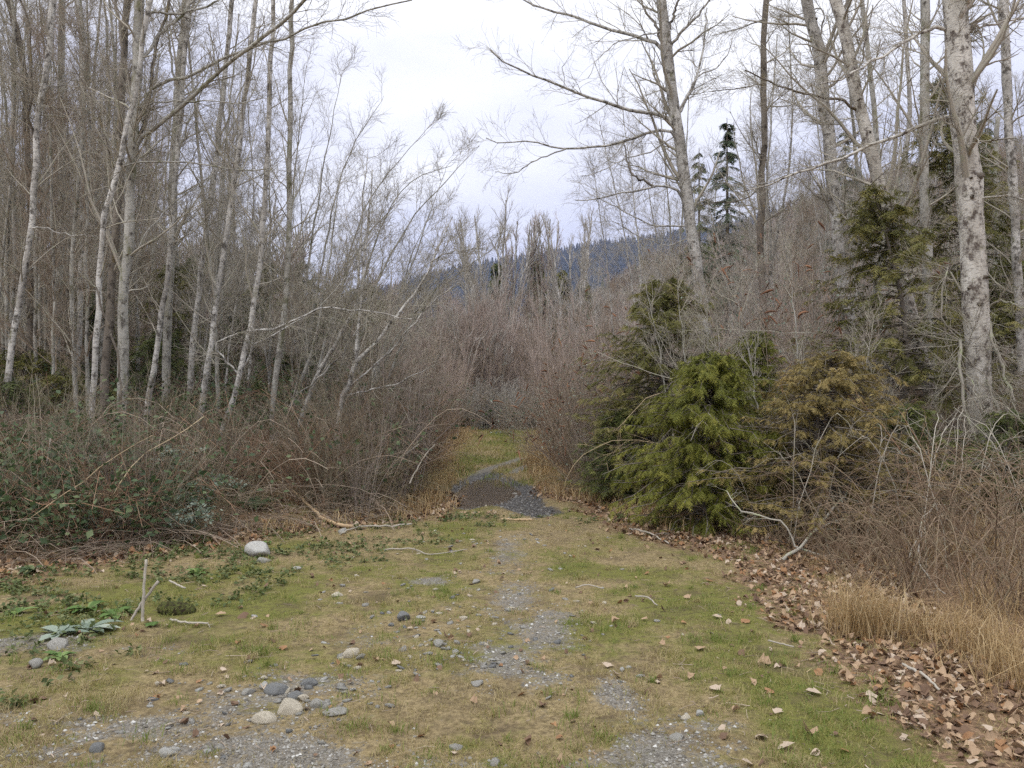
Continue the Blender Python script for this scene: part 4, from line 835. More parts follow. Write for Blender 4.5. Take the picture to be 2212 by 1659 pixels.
def right_pt(rg):
    y = rg.uniform(9.5, 20); pxv = rg.uniform(545, 1100); x = (pxv - 512) / FPX * y
    if x < edge_x(y, RIGHT_EDGE) + .55: return None
    return (x, y, ZG(x, y))
FU = []
for i, (nst, H, tw_) in enumerate(((16, 3.6, TW_MAUVE), (16, 3.0, TW_BROWN), (18, 1.9, TW_PALE))):
    r2 = np.random.default_rng(1050 + i); b, P, A = shrub_geo(r2, nst, H, .35 if i < 2 else .6, 0, 11, .7, 4, .3, r=.011, ang=.45, bs=.45); FU.append(src_obj('far_brush_shape', b, tw_))
for side, a_, b_ in (('left', -60, 470), ('right', 540, 1100)):
    for i in range(2):
        p = []
        while len(p) < (150, 110)[i]:
            y = rg.uniform(19, 37); pxv = rg.uniform(a_, b_); x = (pxv - 512) / FPX * y
            if (side == 'left' and x < edge_x(y, LEFT_EDGE) - .5) or (side == 'right' and x > edge_x(y, RIGHT_EDGE) + .6): p.append((x, y, 0))
        gn_scatter('far_brush', ('pale mauve', 'brown')[i] + ' upright leafless brush deeper in the ' + side + ' wood', 'undergrowth', np.array(p), rg.uniform(0, 6.28, len(p)), rg.uniform(.7, 1.3, len(p)), FU[i])
p = np.array([((pv_ - 512) / FPX * yy_, yy_, -.03) for pv_, yy_ in zip(rg.uniform(420, 590, 70), rg.uniform(33.5, 37.5, 70))])
gn_scatter('low_brush', 'low pale grey brush where the track meets the thicket', 'undergrowth', p, rg.uniform(0, 6.28, 70), rg.uniform(.45, 1.15, 70), FU[2])
nm = ['brown', 'arching red', 'upright mauve', 'low olive', 'grey']
for side, fn, cnts in (('left', left_pt, (75, 85, 50, 100, 60)), ('right', right_pt, (70, 50, 70, 50, 50))):
    for i in range(5):
        p = scatter_region(cnts[i], fn, rg); s_ = rg.uniform(.7, 1.15, len(p)) * np.where(p[:, 1] > 20, 1.3, 1) * np.where((p[:, 0] > 0) & (p[:, 1] < 12.5), .8, 1)
        s_ *= np.where((p[:, 0] < 0) & (p[:, 0] / p[:, 1] * FPX + 512 < 340) & (p[:, 1] < 16), .74, 1)
        if i == 2: s_ *= np.where(p[:, 1] < 12, .7, 1)
        gn_scatter('undergrowth', nm[i] + ' leafless undergrowth filling the ' + side + ' wood floor', 'undergrowth', p, rg.uniform(0, 6.28, len(p)), s_, UG[i][0])
# evergreen ground layer in the left stand (salal, ferns, brambles)
r2 = np.random.default_rng(1100)
b = MB(); P = []
Q = scatter_region(1100, lambda g: (lambda y, pxv: ((pxv - 512) / FPX * y, y) if (pxv - 512) / FPX * y < edge_x(y, LEFT_EDGE) - .3 else None)(g.uniform(7.4, 17), g.uniform(-60, 330) if g.random() < .7 else g.uniform(-60, 440)), r2)
Q = Q[vnoise(Q[:, 0], Q[:, 1], 1.4, 91, 2) > .40]; z = gh(Q[:, 0], Q[:, 1]); az = r2.uniform(0, 6.28, len(Q)); hh = r2.uniform(.3, 1.1, len(Q)) * np.interp(Q[:, 1], [7, 9, 12, 17], [.5, .85, 1.4, 2.0])
S0 = np.stack([np.c_[Q, z], np.c_[Q[:, 0] + np.cos(az) * .15, Q[:, 1] + np.sin(az) * .15, z + hh * .8], np.c_[Q[:, 0] + np.cos(az) * .5 * hh, Q[:, 1] + np.sin(az) * .5 * hh, z + hh], np.c_[Q[:, 0] + np.cos(az) * 1.1 * hh, Q[:, 1] + np.sin(az) * 1.1 * hh, z + hh * .6]], 1)
b.add(*leafcloud(r2, S0, 21000, .075, .13, (0, .8)))
tag(b.obj('bramble_leaves', LEAF_BRAMBLE), 'dark green bramble and salal leaves under the left stand', 'ground cover', kind='stuff')
b = MB(); b.tubes(S0, np.full((len(S0), 4), .003), 3, r2.uniform(0, 1, len(S0)))
A, RA, _ = spawn(r2, S0, np.full((len(S0), 4), .003), 5, .1, 1, .7, .5, 5, .15, -.05, .8, .0025, .6); b.tubes(A, RA, 3, r2.uniform(0, 1, len(A)))
tag(b.obj('bramble_canes', TW_RED), 'thin reddish bramble canes tangled under the left stand', 'ground cover', kind='stuff')
# dead cane heap along the left edge of the track
b = MB(); n = 620; t = r2.uniform(0, 1, n); ye = 7.4 + t * 3.1; xe = edge_x(ye, LEFT_EDGE) - .15 - np.abs(r2.normal(size=n)) * .55; z0 = gh(xe, ye)
az = r2.uniform(0, 6.28, n); ln = .15 + 1.0 * r2.random(n) ** 2; zz = z0 + r2.uniform(0, .5, n) * np.clip(edge_x(ye, LEFT_EDGE) - xe, 0, 1)
pp = np.stack([np.stack([xe + np.cos(az) * ln * s, ye + np.sin(az) * ln * s, zz + ln * (.25 * s - .38 * s * s) + r2.normal(size=n) * .015], -1) for s in np.linspace(0, 1, 5)], 1)
b.tubes(pp, np.full((n, 5), 1.) * r2.uniform(.0015, .004, n)[:, None], 3, r2.uniform(0, .8, n))
A, RA, _ = spawn(r2, pp, np.full((n, 5), .002), 3, .2, 1, .8, .2, 4, .2, 0, .7, .0014, .6); b.tubes(A, RA, 3, r2.uniform(0, .7, len(A)))
tag(b.obj('cane_heap', TW_BROWN), 'heap of dead reddish canes along the left side of the track', 'dead canes', kind='stuff')

# buddleia-like shrub with rusty seed heads right of the track
def seedhead_geo(rg, P, n, mb_, size=.11):
    i = rg.integers(0, len(P), n); p = P[i, -1]; d = norm(P[i, -1] - P[i, -2] + rg.normal(size=(n, 3)) * .25); L = size * rg.uniform(.6, 1.3, n)
    s = np.linspace(0, 1, 5); q = p[:, None] + d[:, None] * s[None, :, None] * L[:, None, None] + np.array([0, 0, -1.]) * (s ** 2)[None, :, None] * (L * .35)[:, None, None]
    mb_.tubes(q, np.array([.45, 1, .85, .6, .15])[None] * .016 * rg.uniform(.7, 1.2, n)[:, None] + rg.normal(size=(n, 5)) * .001, 5, rg.uniform(0, 1, n))
SEED = leafmat('rusty_seed_head', (.10, .05, .03), (.21, .10, .055), (.30, .16, .09), rough=.9, tr=0)
for j, (px_, d, H, nst, lab) in enumerate(((585, 13.8, 2.6, 60, 'leafless shrub with rusty seed heads bulging over the track bend'), (640, 14.5, 3.4, 50, 'shrub with rusty seed heads rising beside the tall cedar'), (770, 12.0, 3.5, 60, 'tall shrub with rusty seed heads behind the olive cedar'), (845, 13.2, 3.6, 55, 'shrub with rusty seed heads below the mottled trunks'), (560, 17.5, 2.3, 50, 'smaller dry shrub farther along the right of the track'), (800, 15.0, 4.4, 50, 'tallest of the rusty seed-head shrubs, under the slender dark trunk'))):
    r2 = np.random.default_rng(1200 + j); x = (px_ - 512) / FPX * d; T = thing('seedhead_shrub', lab, 'shrub', (x, d, ZG(x, d)), 'shrubs with rusty seed heads')
    b, P, A = shrub_geo(r2, nst, H, .85 if j in (0, 4) else .5, .10, 9, .6, 5, .25, r=.007)
    kid(T, b.obj('stems', TW_MAUVE if j % 2 else TW_BROWN, T)); s_ = MB(); s_.smooth = True; seedhead_geo(r2, A, 110, s_, .17); tag(kid(T, s_.obj('seed_heads', SEED, T)), kind='stuff')
    lf = MB(); lf.add(*leafcloud(r2, A, 900, .04, .02, (0, 1))); kid(T, lf.obj('leaves', LEAF_SAGE, T))

# sage-leaved bramble sprays on the left
for j, (px_, py_, d, lab) in enumerate(((135, 432, 9.6, 'grey-green leafy spray arching before the big mossy trunk'), (170, 485, 9.0, 'grey-green leafy spray low in the left brambles'), (110, 500, 8.3, 'grey-green leafy spray nearest the left weeds'), (215, 470, 9.8, 'grey-green leafy spray below the torn-bark trunk'), (185, 520, 8.6, 'low grey-green spray beside the cane heap'))):
    r2 = np.random.default_rng(1300 + j); c_ = at(px_, py_, d); gz = ZG(c_[0], d); T = thing('leafy_spray', lab, 'bramble', (c_[0], d, gz)); n = 7
    az = r2.uniform(0, 6.28, n); hh = max(.35, c_[2] - gz) * r2.uniform(.7, 1.15, n); st = np.stack([np.stack([np.cos(az) * s * .9 * hh + .1 * r2.normal(size=n), np.sin(az) * s * .7 * hh, hh * (1.9 * s - 1.1 * s * s)], -1) for s in np.linspace(0, 1, 7)], 1); st[:, 0] = (0, 0, -.05)
    b = MB(); b.tubes(st, np.linspace(.006, .002, 7)[None].repeat(n, 0), 3, .6); A, RA, _ = spawn(r2, st, np.full((n, 7), .004), 5, .3, 1, .6, .25, 3, .15, .05, .6, .002, .6); b.tubes(A, RA, 3, .5); kid(T, b.obj('stems', TW_STRAW, T))
    lf = MB(); lf.add(*leafcloud(r2, np.concatenate([poly(a, 3)[None] for a in st] + [A]), 420, .042, .015, (.1, 1))); kid(T, lf.obj('leaves', LEAF_SAGE, T))

# ------------------------------------------------------------------ single canes, sticks, branches
def stick(name, label, cat, pts, r0, r1, mat, forks=0, seed=1, group=None, sides=7, K=14, wob=.008):
    r2 = np.random.default_rng(seed); P = poly(pts, K); wob = min(wob, .006 * np.linalg.norm(P[-1] - P[0])); P = jit(r2, P, wob); base = P[0].copy()
    T = thing(name, label, cat, base, group); b = MB(); b.smooth = True; R = np.linspace(r0, r1, K) * (1 + .06 * r2.normal(size=K)); b.tubes(P, R, sides, r2.uniform(.5, .9), cap=True); kid(T, b.obj('stem', mat, T, base))
    if forks:
        A, RA, _ = spawn(r2, P[None], R[None], forks, .3, 1, .7, .3 * np.linalg.norm(P[-1] - P[0]), 5, .12, 0, .5, .0025, .5); t = MB(); t.tubes(A, RA, 3, .6); B, RB, _ = spawn(r2, A, RA, 3, .2, 1, .7, .12 * np.linalg.norm(P[-1] - P[0]), 3, .12, 0, .6, .002, .6); t.tubes(B, RB, 3, .6); tag(kid(T, t.obj('twigs', mat, T, base)), kind='stuff')
    return T
def gz(dx, dy, h=0):
    x, y = gd(dx, dy); return (x, y, ZG(x, y) + h)
def atd(dx, dy, d): return at(dx * .4629, dy * .4629, d)
WOOD = twigmat('bare_wood', (.34, .23, .13), (.52, .38, .23), (.4, .3, .2), .5)
WOODG = twigmat('weathered_wood', (.24, .21, .175), (.42, .38, .32), (.3, .28, .22), .4)
stick('fallen_branch', 'peeled tan branch lying from the cane heap onto the grass', 'fallen branch', [np.add(gz(588, 1110), (0, .25, .22)), gz(640, 1110, .12), gz(690, 1130, .07), gz(735, 1143, .03), gz(765, 1142, .02)], .018, .022, WOOD, 0, 1)
stick('fallen_branch', 'thin pale branch lying level just right of the tan one', 'fallen branch', [gz(735, 1155, .02), gz(780, 1142, .03), gz(830, 1140, .03), gz(890, 1135, .03)], .009, .012, WOODG, 0, 2)
stick('fallen_branch', 'straight pale pole at the back of the cane heap', 'fallen branch', [gz(585, 1085, .2), gz(640, 1078, .22), gz(720, 1085, .2)], .016, .014, WOODG, 0, 3)
stick('upright_stick', 'upright broken stick standing in the left weeds', 'stick', [gz(308, 1340), gz(310, 1340, .2), gz(315, 1338, .43)], .011, .009, WOODG, 0, 4)
stick('upright_stick', 'slanted stick leaning across the upright one', 'stick', [gz(283, 1342, .01), gz(305, 1338, .12), gz(342, 1335, .27)], .009, .011, WOODG, 0, 5)
stick('fallen_stick', 'pale stick lying right of the upright sticks', 'stick', [gz(368, 1340, .02), gz(400, 1348, .02), gz(450, 1352, .02)], .009, .006, WOODG, 2, 6)
stick('fallen_stick', 'short stick above the mossy lump', 'stick', [gz(366, 1262, .03), gz(400, 1278, .03)], .008, .007, WOODG, 0, 7)
stick('fallen_stick', 'short pale stick on grass near the middle of the track', 'stick', [gz(1243, 1272, .02), gz(1270, 1270, .03), gz(1302, 1276, .02)], .006, .005, WOODG, 0, 8)
stick('fallen_stick', 'bent grey stick on grass right of the middle', 'stick', [gz(1372, 1290, .02), gz(1398, 1295, .03), gz(1420, 1312, .02)], .007, .005, WOODG, 0, 9)
stick('fallen_stick', 'pale straight stick across the track below the puddle', 'stick', [gz(1082, 1122, .02), gz(1120, 1124, .02), gz(1150, 1126, .02)], .012, .012, WOOD, 0, 10)
stick('fallen_stick', 'thin forked stick on the grass left of the track', 'stick', [gz(830, 1190, .02), gz(890, 1188, .03), gz(930, 1200, .02), gz(1010, 1192, .02)], .008, .004, WOODG, 3, 11)
stick('fallen_stick', 'grey stick among leaves at lower right', 'stick', [gz(1950, 1440, .02), gz(2000, 1475, .04), gz(2030, 1500, .03)], .009, .007, WOODG, 0, 12)
stick('fallen_stick', 'small pale stick on green grass at lower right', 'stick', [gz(1660, 1392, .02), gz(1690, 1398, .02), gz(1715, 1404, .02)], .006, .005, WOODG, 0, 13)
stick('fallen_stick', 'dark stick at the brush edge below the bright cedar', 'stick', [gz(1360, 1150, .03), gz(1400, 1162, .04), gz(1445, 1178, .02)], .010, .007, WOODG, 2, 14)
stick('bent_branch', 'white-grey crooked branch leaning out below the bright cedar', 'dead branch', [gz(1785, 1205), atd(1720, 1180, 7.9), atd(1690, 1130, 8.0), atd(1600, 1100, 8.2), atd(1570, 1060, 8.4)], .012, .005, TW_LICHEN, 8, 15)
stick('bent_branch', 'pale branch lying slanted at the brush edge right of the cedars', 'dead branch', [gz(1690, 1215), atd(1740, 1170, 7.9), atd(1790, 1110, 8.2), atd(1830, 1060, 8.6)], .018, .008, TW_LICHEN, 8, 16)
stick('bent_branch', 'grey cane curving down into the dry grass', 'dead branch', [atd(1990, 1150, 7.0), atd(1985, 1190, 6.8), atd(2000, 1240, 6.5), atd(2050, 1290, 6.2), atd(2090, 1330, 6.0)], .008, .005, WOODG, 5, 17)
stick('bent_branch', 'white peeled cane leaning at the left of the puddle', 'dead branch', [atd(885, 1045, 10.6), atd(905, 1005, 10.8), atd(925, 975, 11.0), atd(940, 960, 11.1)], .010, .007, WOODG, 2, 18)
stick('bent_branch', 'lichened branch lying slanted in the cane heap', 'dead branch', [gz(752, 1115, .1), atd(800, 1040, 11.0), atd(850, 1000, 11.2), atd(905, 960, 11.4)], .014, .008, TW_LICHEN, 4, 19)
stick('arching_cane', 'long straw cane arching from the bright cedar toward the track', 'cane', [atd(1560, 985, 10.4), atd(1440, 960, 10.2), atd(1330, 950, 10.0), atd(1250, 990, 9.9), atd(1215, 1070, 9.9)], .006, .003, TW_STRAW, 5, 20)
stick('arching_cane', 'upper grey cane arching left across the cedars', 'cane', [atd(1680, 920, 10.0), atd(1560, 850, 10.2), atd(1420, 810, 10.6), atd(1310, 770, 11), atd(1290, 760, 11)], .008, .003, TW_LICHEN, 10, 21)
stick('arching_cane', 'straw cane drooping left in front of the dark low cedar', 'cane', [atd(1600, 800, 10.5), atd(1480, 840, 10.5), atd(1400, 860, 10.6), atd(1330, 930, 10.6)], .006, .003, TW_STRAW, 5, 22)
stick('arching_cane', 'pale cane reaching left above the tall cedar', 'cane', [atd(1760, 720, 11), atd(1640, 715, 11), atd(1520, 710, 11.2), atd(1420, 725, 11.4), atd(1350, 690, 11.6)], .006, .0025, TW_LICHEN, 8, 23)
stick('arching_cane', 'tan cane arching over the left brambles', 'cane', [gz(250, 1130), atd(240, 1080, 8.3), atd(270, 1030, 8.4), atd(300, 990, 8.6), atd(400, 930, 9.0), atd(440, 900, 9.2)], .011, .004, TW_STRAW, 4, 24)
stick('arching_cane', 'long tan cane slanting up from the left edge', 'cane', [gz(0, 1170), atd(60, 1120, 7.7), atd(150, 1060, 7.9), atd(260, 980, 8.3), atd(330, 940, 8.6)], .008, .003, TW_STRAW, 4, 25)
stick('arching_cane', 'reddish cane curving low over the bottom of the left brambles', 'cane', [gz(0, 1085, .3), atd(60, 1080, 7.9), atd(170, 1085, 7.8), atd(270, 1110, 7.7)], .007, .003, TW_RED, 4, 26)
stick('arching_cane', 'pale upright dead stalk at far left', 'cane', [gz(80, 1175), atd(85, 1120, 9), atd(110, 900 + 40, 9.3)], .011, .007, WOODG, 1, 27)
for j, (a, b_, c_, lab) in enumerate((((1930, 1170), (1960, 1000), (1850, 850), 'purplish cane arching up left of the two pale stalks'), ((1985, 1200), (2000, 1050), (2045, 920), 'left of two pale stalks before the biggest trunk'), ((2030, 1170), (2075, 1040), (2085, 900), 'right of two pale stalks before the biggest trunk'), ((1990, 1190), (2010, 1000), (1930, 870), 'cane bent left over the pale stalks'), ((2212, 1130), (2150, 960), (2060, 880), 'cane bowing in from the right picture edge'), ((1800, 1190), (1760, 1080), (1650, 1000), 'thin cane bowing left over the olive cedar foot'), ((1640, 1180), (1600, 1060), (1540, 980), 'thin cane before the bright cedar'))):
    d = 8.2 + .15 * j; stick('arching_cane', lab, 'cane', [gz(*a), atd((a[0] + b_[0]) / 2, (a[1] + b_[1]) / 2, d), atd(*b_, d), atd(*c_, d + .4)], .008, .003, (TW_RED, WOODG, WOODG, TW_RED, TW_LICHEN, TW_RED, TW_STRAW)[j], 6, 40 + j)
# long single canes arching through the brush on both sides
r2 = np.random.default_rng(1390)
for side, n, lab in (('left', 110, 'long tan canes arching out of the left brush'), ('right', 130, 'long pale canes arching out of the right brush')):
    y0 = r2.uniform(7.9, 14, n) if side == 'left' else r2.uniform(6.8, 12.5, n)
    x0 = edge_x(y0, LEFT_EDGE) - .3 - r2.random(n) * 3.2 if side == 'left' else edge_x(y0, RIGHT_EDGE) + .4 + r2.random(n) * 3.0
    az = r2.uniform(0, 6.28, n); hh = r2.uniform(.6, 1.7, n); rch = r2.uniform(.5, 1.5, n); z0 = gh(x0, y0); s8 = np.linspace(0, 1, 9)
    st = np.stack([np.stack([x0 + np.cos(az) * s * rch, y0 + np.sin(az) * s * rch * .8, z0 + hh * (2.3 * s - 1.6 * s * s)], -1) for s in s8], 1) + r2.normal(size=(n, 9, 3)) * .015
    Rr = np.linspace(.0065, .0025, 9)[None] * r2.uniform(.6, 1.25, n)[:, None]; b = MB(); b.tubes(st, Rr, 3, r2.uniform(0, 1, n)); A, RA, _ = spawn(r2, st, Rr, 4, .3, 1, .6, .35, 4, .15, 0, .5, .0018, .6); b.tubes(A, RA, 3, r2.uniform(.2, 1, len(A)))
    tag(b.obj('long_canes', TW_BROWN if side == 'left' else TW_GREY), lab, 'canes', kind='stuff')
# brush of thin canes right foreground, one tangled mass
r2 = np.random.default_rng(1400); n = 880; y0 = r2.uniform(5.2, 10, n); x0 = edge_x(y0, RIGHT_EDGE) + .25 + np.abs(r2.normal(size=n)) * 1.3 + .7 * sstep(6.8, 5.2, y0); z0 = gh(x0, y0); az = r2.uniform(0, 6.28, n); hh = r2.uniform(.35, 1.25, n) * np.clip((x0 - edge_x(y0, RIGHT_EDGE)), .35, 1.1)
st = np.stack([np.stack([x0 + np.cos(az) * s * hh * .9, y0 + np.sin(az) * s * hh * .7, z0 + hh * (2.0 * s - 1.35 * s * s)], -1) for s in np.linspace(0, 1, 6)], 1) + r2.normal(size=(n, 6, 3)) * .012
b = MB(); Rr = np.linspace(.0055, .002, 6)[None] * r2.uniform(.6, 1.2, n)[:, None]; b.tubes(st, Rr, 3, r2.uniform(0, 1, n)); A, RA, _ = spawn(r2, st, Rr, 4, .2, 1, .7, .28, 4, .15, 0, .6, .0018, .6); b.tubes(A, RA, 3, r2.uniform(0, 1, len(A)))
tag(b.obj('cane_tangle', UG_BROWN), 'tangle of dry canes between the cedars and the dry grass', 'dead canes', kind='stuff')

# ------------------------------------------------------------------ grass
def blades(rg, x, y, h, w, tint, bend=.5, segs=1, zoff=0.):
    n = len(x); z = gh(x, y) - .004 + zoff; az = rg.uniform(0, 6.28, n); bz = rg.uniform(0, 6.28, n); d = np.stack([np.cos(az), np.sin(az), 0 * az], -1); s = np.stack([np.cos(bz), np.sin(bz), 0 * bz], -1) * w[:, None] / 2
    be = bend * rg.uniform(.3, 1.3, n); p = np.stack([x, y, z], -1)
    if segs == 1:
        V = np.stack([p - s, p + s, p + d * (h * be)[:, None] + np.stack([0 * h, 0 * h, h * np.sqrt(np.clip(1 - .6 * be ** 2, .1, 1))], -1)], 1); F = np.arange(n)[:, None] * 3 + np.array([0, 1, 2]); return V.reshape(-1, 3), F, np.repeat(tint, 3)
    m1 = p + d * (h * be * .25)[:, None] + np.stack([0 * h, 0 * h, h * .55], -1); m2 = p + d * (h * be)[:, None] + np.stack([0 * h, 0 * h, h * (1 - .45 * be)], -1)
    V = np.stack([p - s, p + s, m1 + s * .7, m1 - s * .7, m2], 1); b5 = np.arange(n)[:, None] * 5; F = np.concatenate([b5 + np.array([0, 1, 2]), b5 + np.array([0, 2, 3]), b5 + np.array([3, 2, 4])]); return V.reshape(-1, 3), F, np.repeat(tint, 5)
rg = np.random.default_rng(1500)
n = 420000; y = 2.9 + (rg.random(n) ** 1.45) * 11.5; u = rg.uniform(-.68, .68, n); x = u * y; 
ok = (x > edge_x(y, LEFT_EDGE) - .5) & (x < edge_x(y, RIGHT_EDGE) + .4); x = x[ok]; y = y[ok]
gm = gravel_mask(x, y); lm = litter_mask(x, y); pd = polysd(x, y, PUD); dens = vnoise(x, y, .16, 40, 3)
ok = (rg.random(len(x)) > np.clip(gm * 1.5 - .25, 0, .84)) & (rg.random(len(x)) > np.clip(lm * 1.0 - .2, 0, .66)) & (pd > .05) & (dens > .38 + .12 * (vnoise(x, y, .7, 48, 2) > .5)); x = x[ok]; y = y[ok]
gmk = green_mask(x, y); gmk = gmk * (1 - .5 * litter_mask(x, y)); tint = np.clip(gmk * .85 + rg.normal(size=len(x)) * .26 - .02 + (vnoise(x, y, .12, 47, 3) - .5) * 1.1, 0, 1)
h = rg.uniform(.012, .045, len(x)) * (.25 + 1.7 * vnoise(x, y, .3, 41, 3) ** 1.5); w = rg.uniform(.0025, .0055, len(x)) * (1 + y * .04)
b = MB(); b.add(*blades(rg, x, y, h, w, tint, 1.0)); tag(b.obj('short_grass', GRASS), 'short mossy grass and straw blades over the track', 'grass', kind='stuff')
print('short blades', len(x))
n = 16000; y = rg.uniform(14, 38, n); x = rg.uniform(-2.2, 1.9, n); ok = (x > edge_x(y, LEFT_EDGE) - .3) & (x < edge_x(y, RIGHT_EDGE) + .3) & (gravel_mask(x, y) < .6); x = x[ok]; y = y[ok]
g2 = green_mask(x, y); b = MB(); b.add(*blades(rg, x, y, rg.uniform(.05, .13, len(x)), np.full(len(x), .02), np.clip(g2 + rg.normal(size=len(x)) * .2, 0, 1), .7)); tag(b.obj('far_grass', GRASS), 'longer green and straw grass beyond the puddle', 'grass', kind='stuff')
# verge of straw grass on both sides of the puddle and track
n = 9000; y = rg.uniform(9, 34, n); sd_ = rg.choice([0, 1], n); x = np.where(sd_ == 0, edge_x(y, LEFT_EDGE) + rg.normal(size=n) * .22 - .05, edge_x(y, RIGHT_EDGE) + rg.normal(size=n) * .22 + .1); ok = polysd(x, y, PUD) > .02; x = x[ok]; y = y[ok]
b = MB(); b.add(*blades(rg, x, y, rg.uniform(.08, .34, len(x)), np.full(len(x), .006) * (1 + y * .05), np.clip(rg.normal(.5, .3, len(x)), 0, 1), .8, 2)); tag(b.obj('verge_grass', DRYGRASS), 'straw-coloured grass fringing the far track', 'grass', kind='stuff')
# tall dry grass at the right
n = 8500; y = rg.uniform(2.9, 8.2, n); x = edge_x(y, RIGHT_EDGE) - .55 + 2.6 * rg.random(n) ** .75 + .8 * (vnoise(y, y * 0, .5, 43, 2) - .5); den = vnoise(x, y, .35, 44, 3); ok = den > .40 + .24 * rg.random(n); x = x[ok]; y = y[ok]
hh = (.1 + .5 * rg.random(len(x)) ** 1.6) * np.clip(.1 + (x - edge_x(y, RIGHT_EDGE) + .2) * .62, .08, 1.0) * (.2 + 1.6 * vnoise(x, y, .45, 45, 2))
b = MB(); b.add(*blades(rg, x, y, hh, rg.uniform(.003, .006, len(x)), np.clip(rg.normal(.45, .28, len(x)), 0, 1), 1.5, 2)); kk = rg.random(len(x)) < .45; b.add(*blades(rg, x[kk] + rg.normal(size=kk.sum()) * .1, y[kk], hh[kk] * .45 + .03, rg.uniform(.003, .006, kk.sum()), np.clip(rg.normal(.35, .28, kk.sum()), 0, 1), 3.6, 2)); tag(b.obj('tall_dry_grass', DRYGRASS), 'tall dry golden grass along the right edge', 'grass', kind='stuff')
for j, (dx, dy, H_, n_, lab) in enumerate(((1850, 1365, .5, 420, 'golden grass tussock standing farthest left in the dry grass'), (1905, 1362, .42, 320, 'golden grass tussock touching the first on its right'), (2010, 1375, .32, 220, 'dry tussock under the curving grey cane'), (2120, 1410, .38, 260, 'dry tussock halfway to the right picture edge'), (2200, 1470, .36, 260, 'dry tussock at the right picture edge'))):
    x, y = gd(dx, dy); T = thing('grass_tussock', lab, 'grass tussock', (x, y, ZG(x, y)), 'golden tussocks'); r2 = np.random.default_rng(1600 + j)
    bx = x + r2.normal(size=n_) * .11; by = y + r2.normal(size=n_) * .10; b = MB(); b.add(*blades(r2, bx, by, r2.uniform(.5, 1.05, n_) * H_, r2.uniform(.003, .006, n_), np.clip(r2.normal(.5, .25, n_), 0, 1), .75, 2)); kid(T, b.obj('blades', DRYGRASS, T, (x, y, ZG(x, y))))

# ------------------------------------------------------------------ stones
def ico(sub):
    import bmesh
    bm = bmesh.new(); bmesh.ops.create_icosphere(bm, subdivisions=sub, radius=1); V = np.array([v.co[:] for v in bm.verts]); F = np.array([[v.index for v in f.verts] for f in bm.faces]); bm.free(); return V, F
I1, I2, I3 = ico(1), ico(2), ico(3)
def rock(seed, sub, rough=.16, flat=.6, facet=0):
    V, F = (I1, I2, I3)[sub - 1]; r2 = np.random.default_rng(seed); V = V.copy(); D = r2.normal(size=(9, 3)); D = norm(D); a = r2.uniform(-1, 1, 9) * rough
    rad = 1 + (np.sin(V @ D.T * 2.2 + r2.uniform(0, 6, 9)) * a).sum(1) * .5
    V = V * rad[:, None]
    for _ in range(facet): q = norm(r2.normal(size=3)); h = r2.uniform(.55, .8); dd = V @ q; V = V - np.clip(dd - h, 0, None)[:, None] * q * .9
    V = V * np.array([1, r2.uniform(.7, .95), flat]); return V, F
def stone_mesh(i, sub, mat, flat=.6, facet=3): 
    b = MB(); b.smooth = True; b.add(*rock(2000 + i, sub, .24, flat=flat, facet=facet)); return b.mesh('stone', mat)
big = {}
def stone(label, dx, dy, wpx, kind, flat=.65, sub=3, rz=None, name='stone', fz=.34, i=[0]):
    i[0] += 1; x, y = gd(dx, dy); r = wpx * .4629 / 2 * y / FPX * 1.2; me = stone_mesh(i[0], sub, STONES[kind], flat, 8); o = link(name, me); o.scale = (r, r, r); o.rotation_euler = (0, 0, random.uniform(0, 6.28) if rz is None else rz); o.location = (x, y, ZG(x, y) + r * flat * fz); tag(o, label, 'stone'); return o
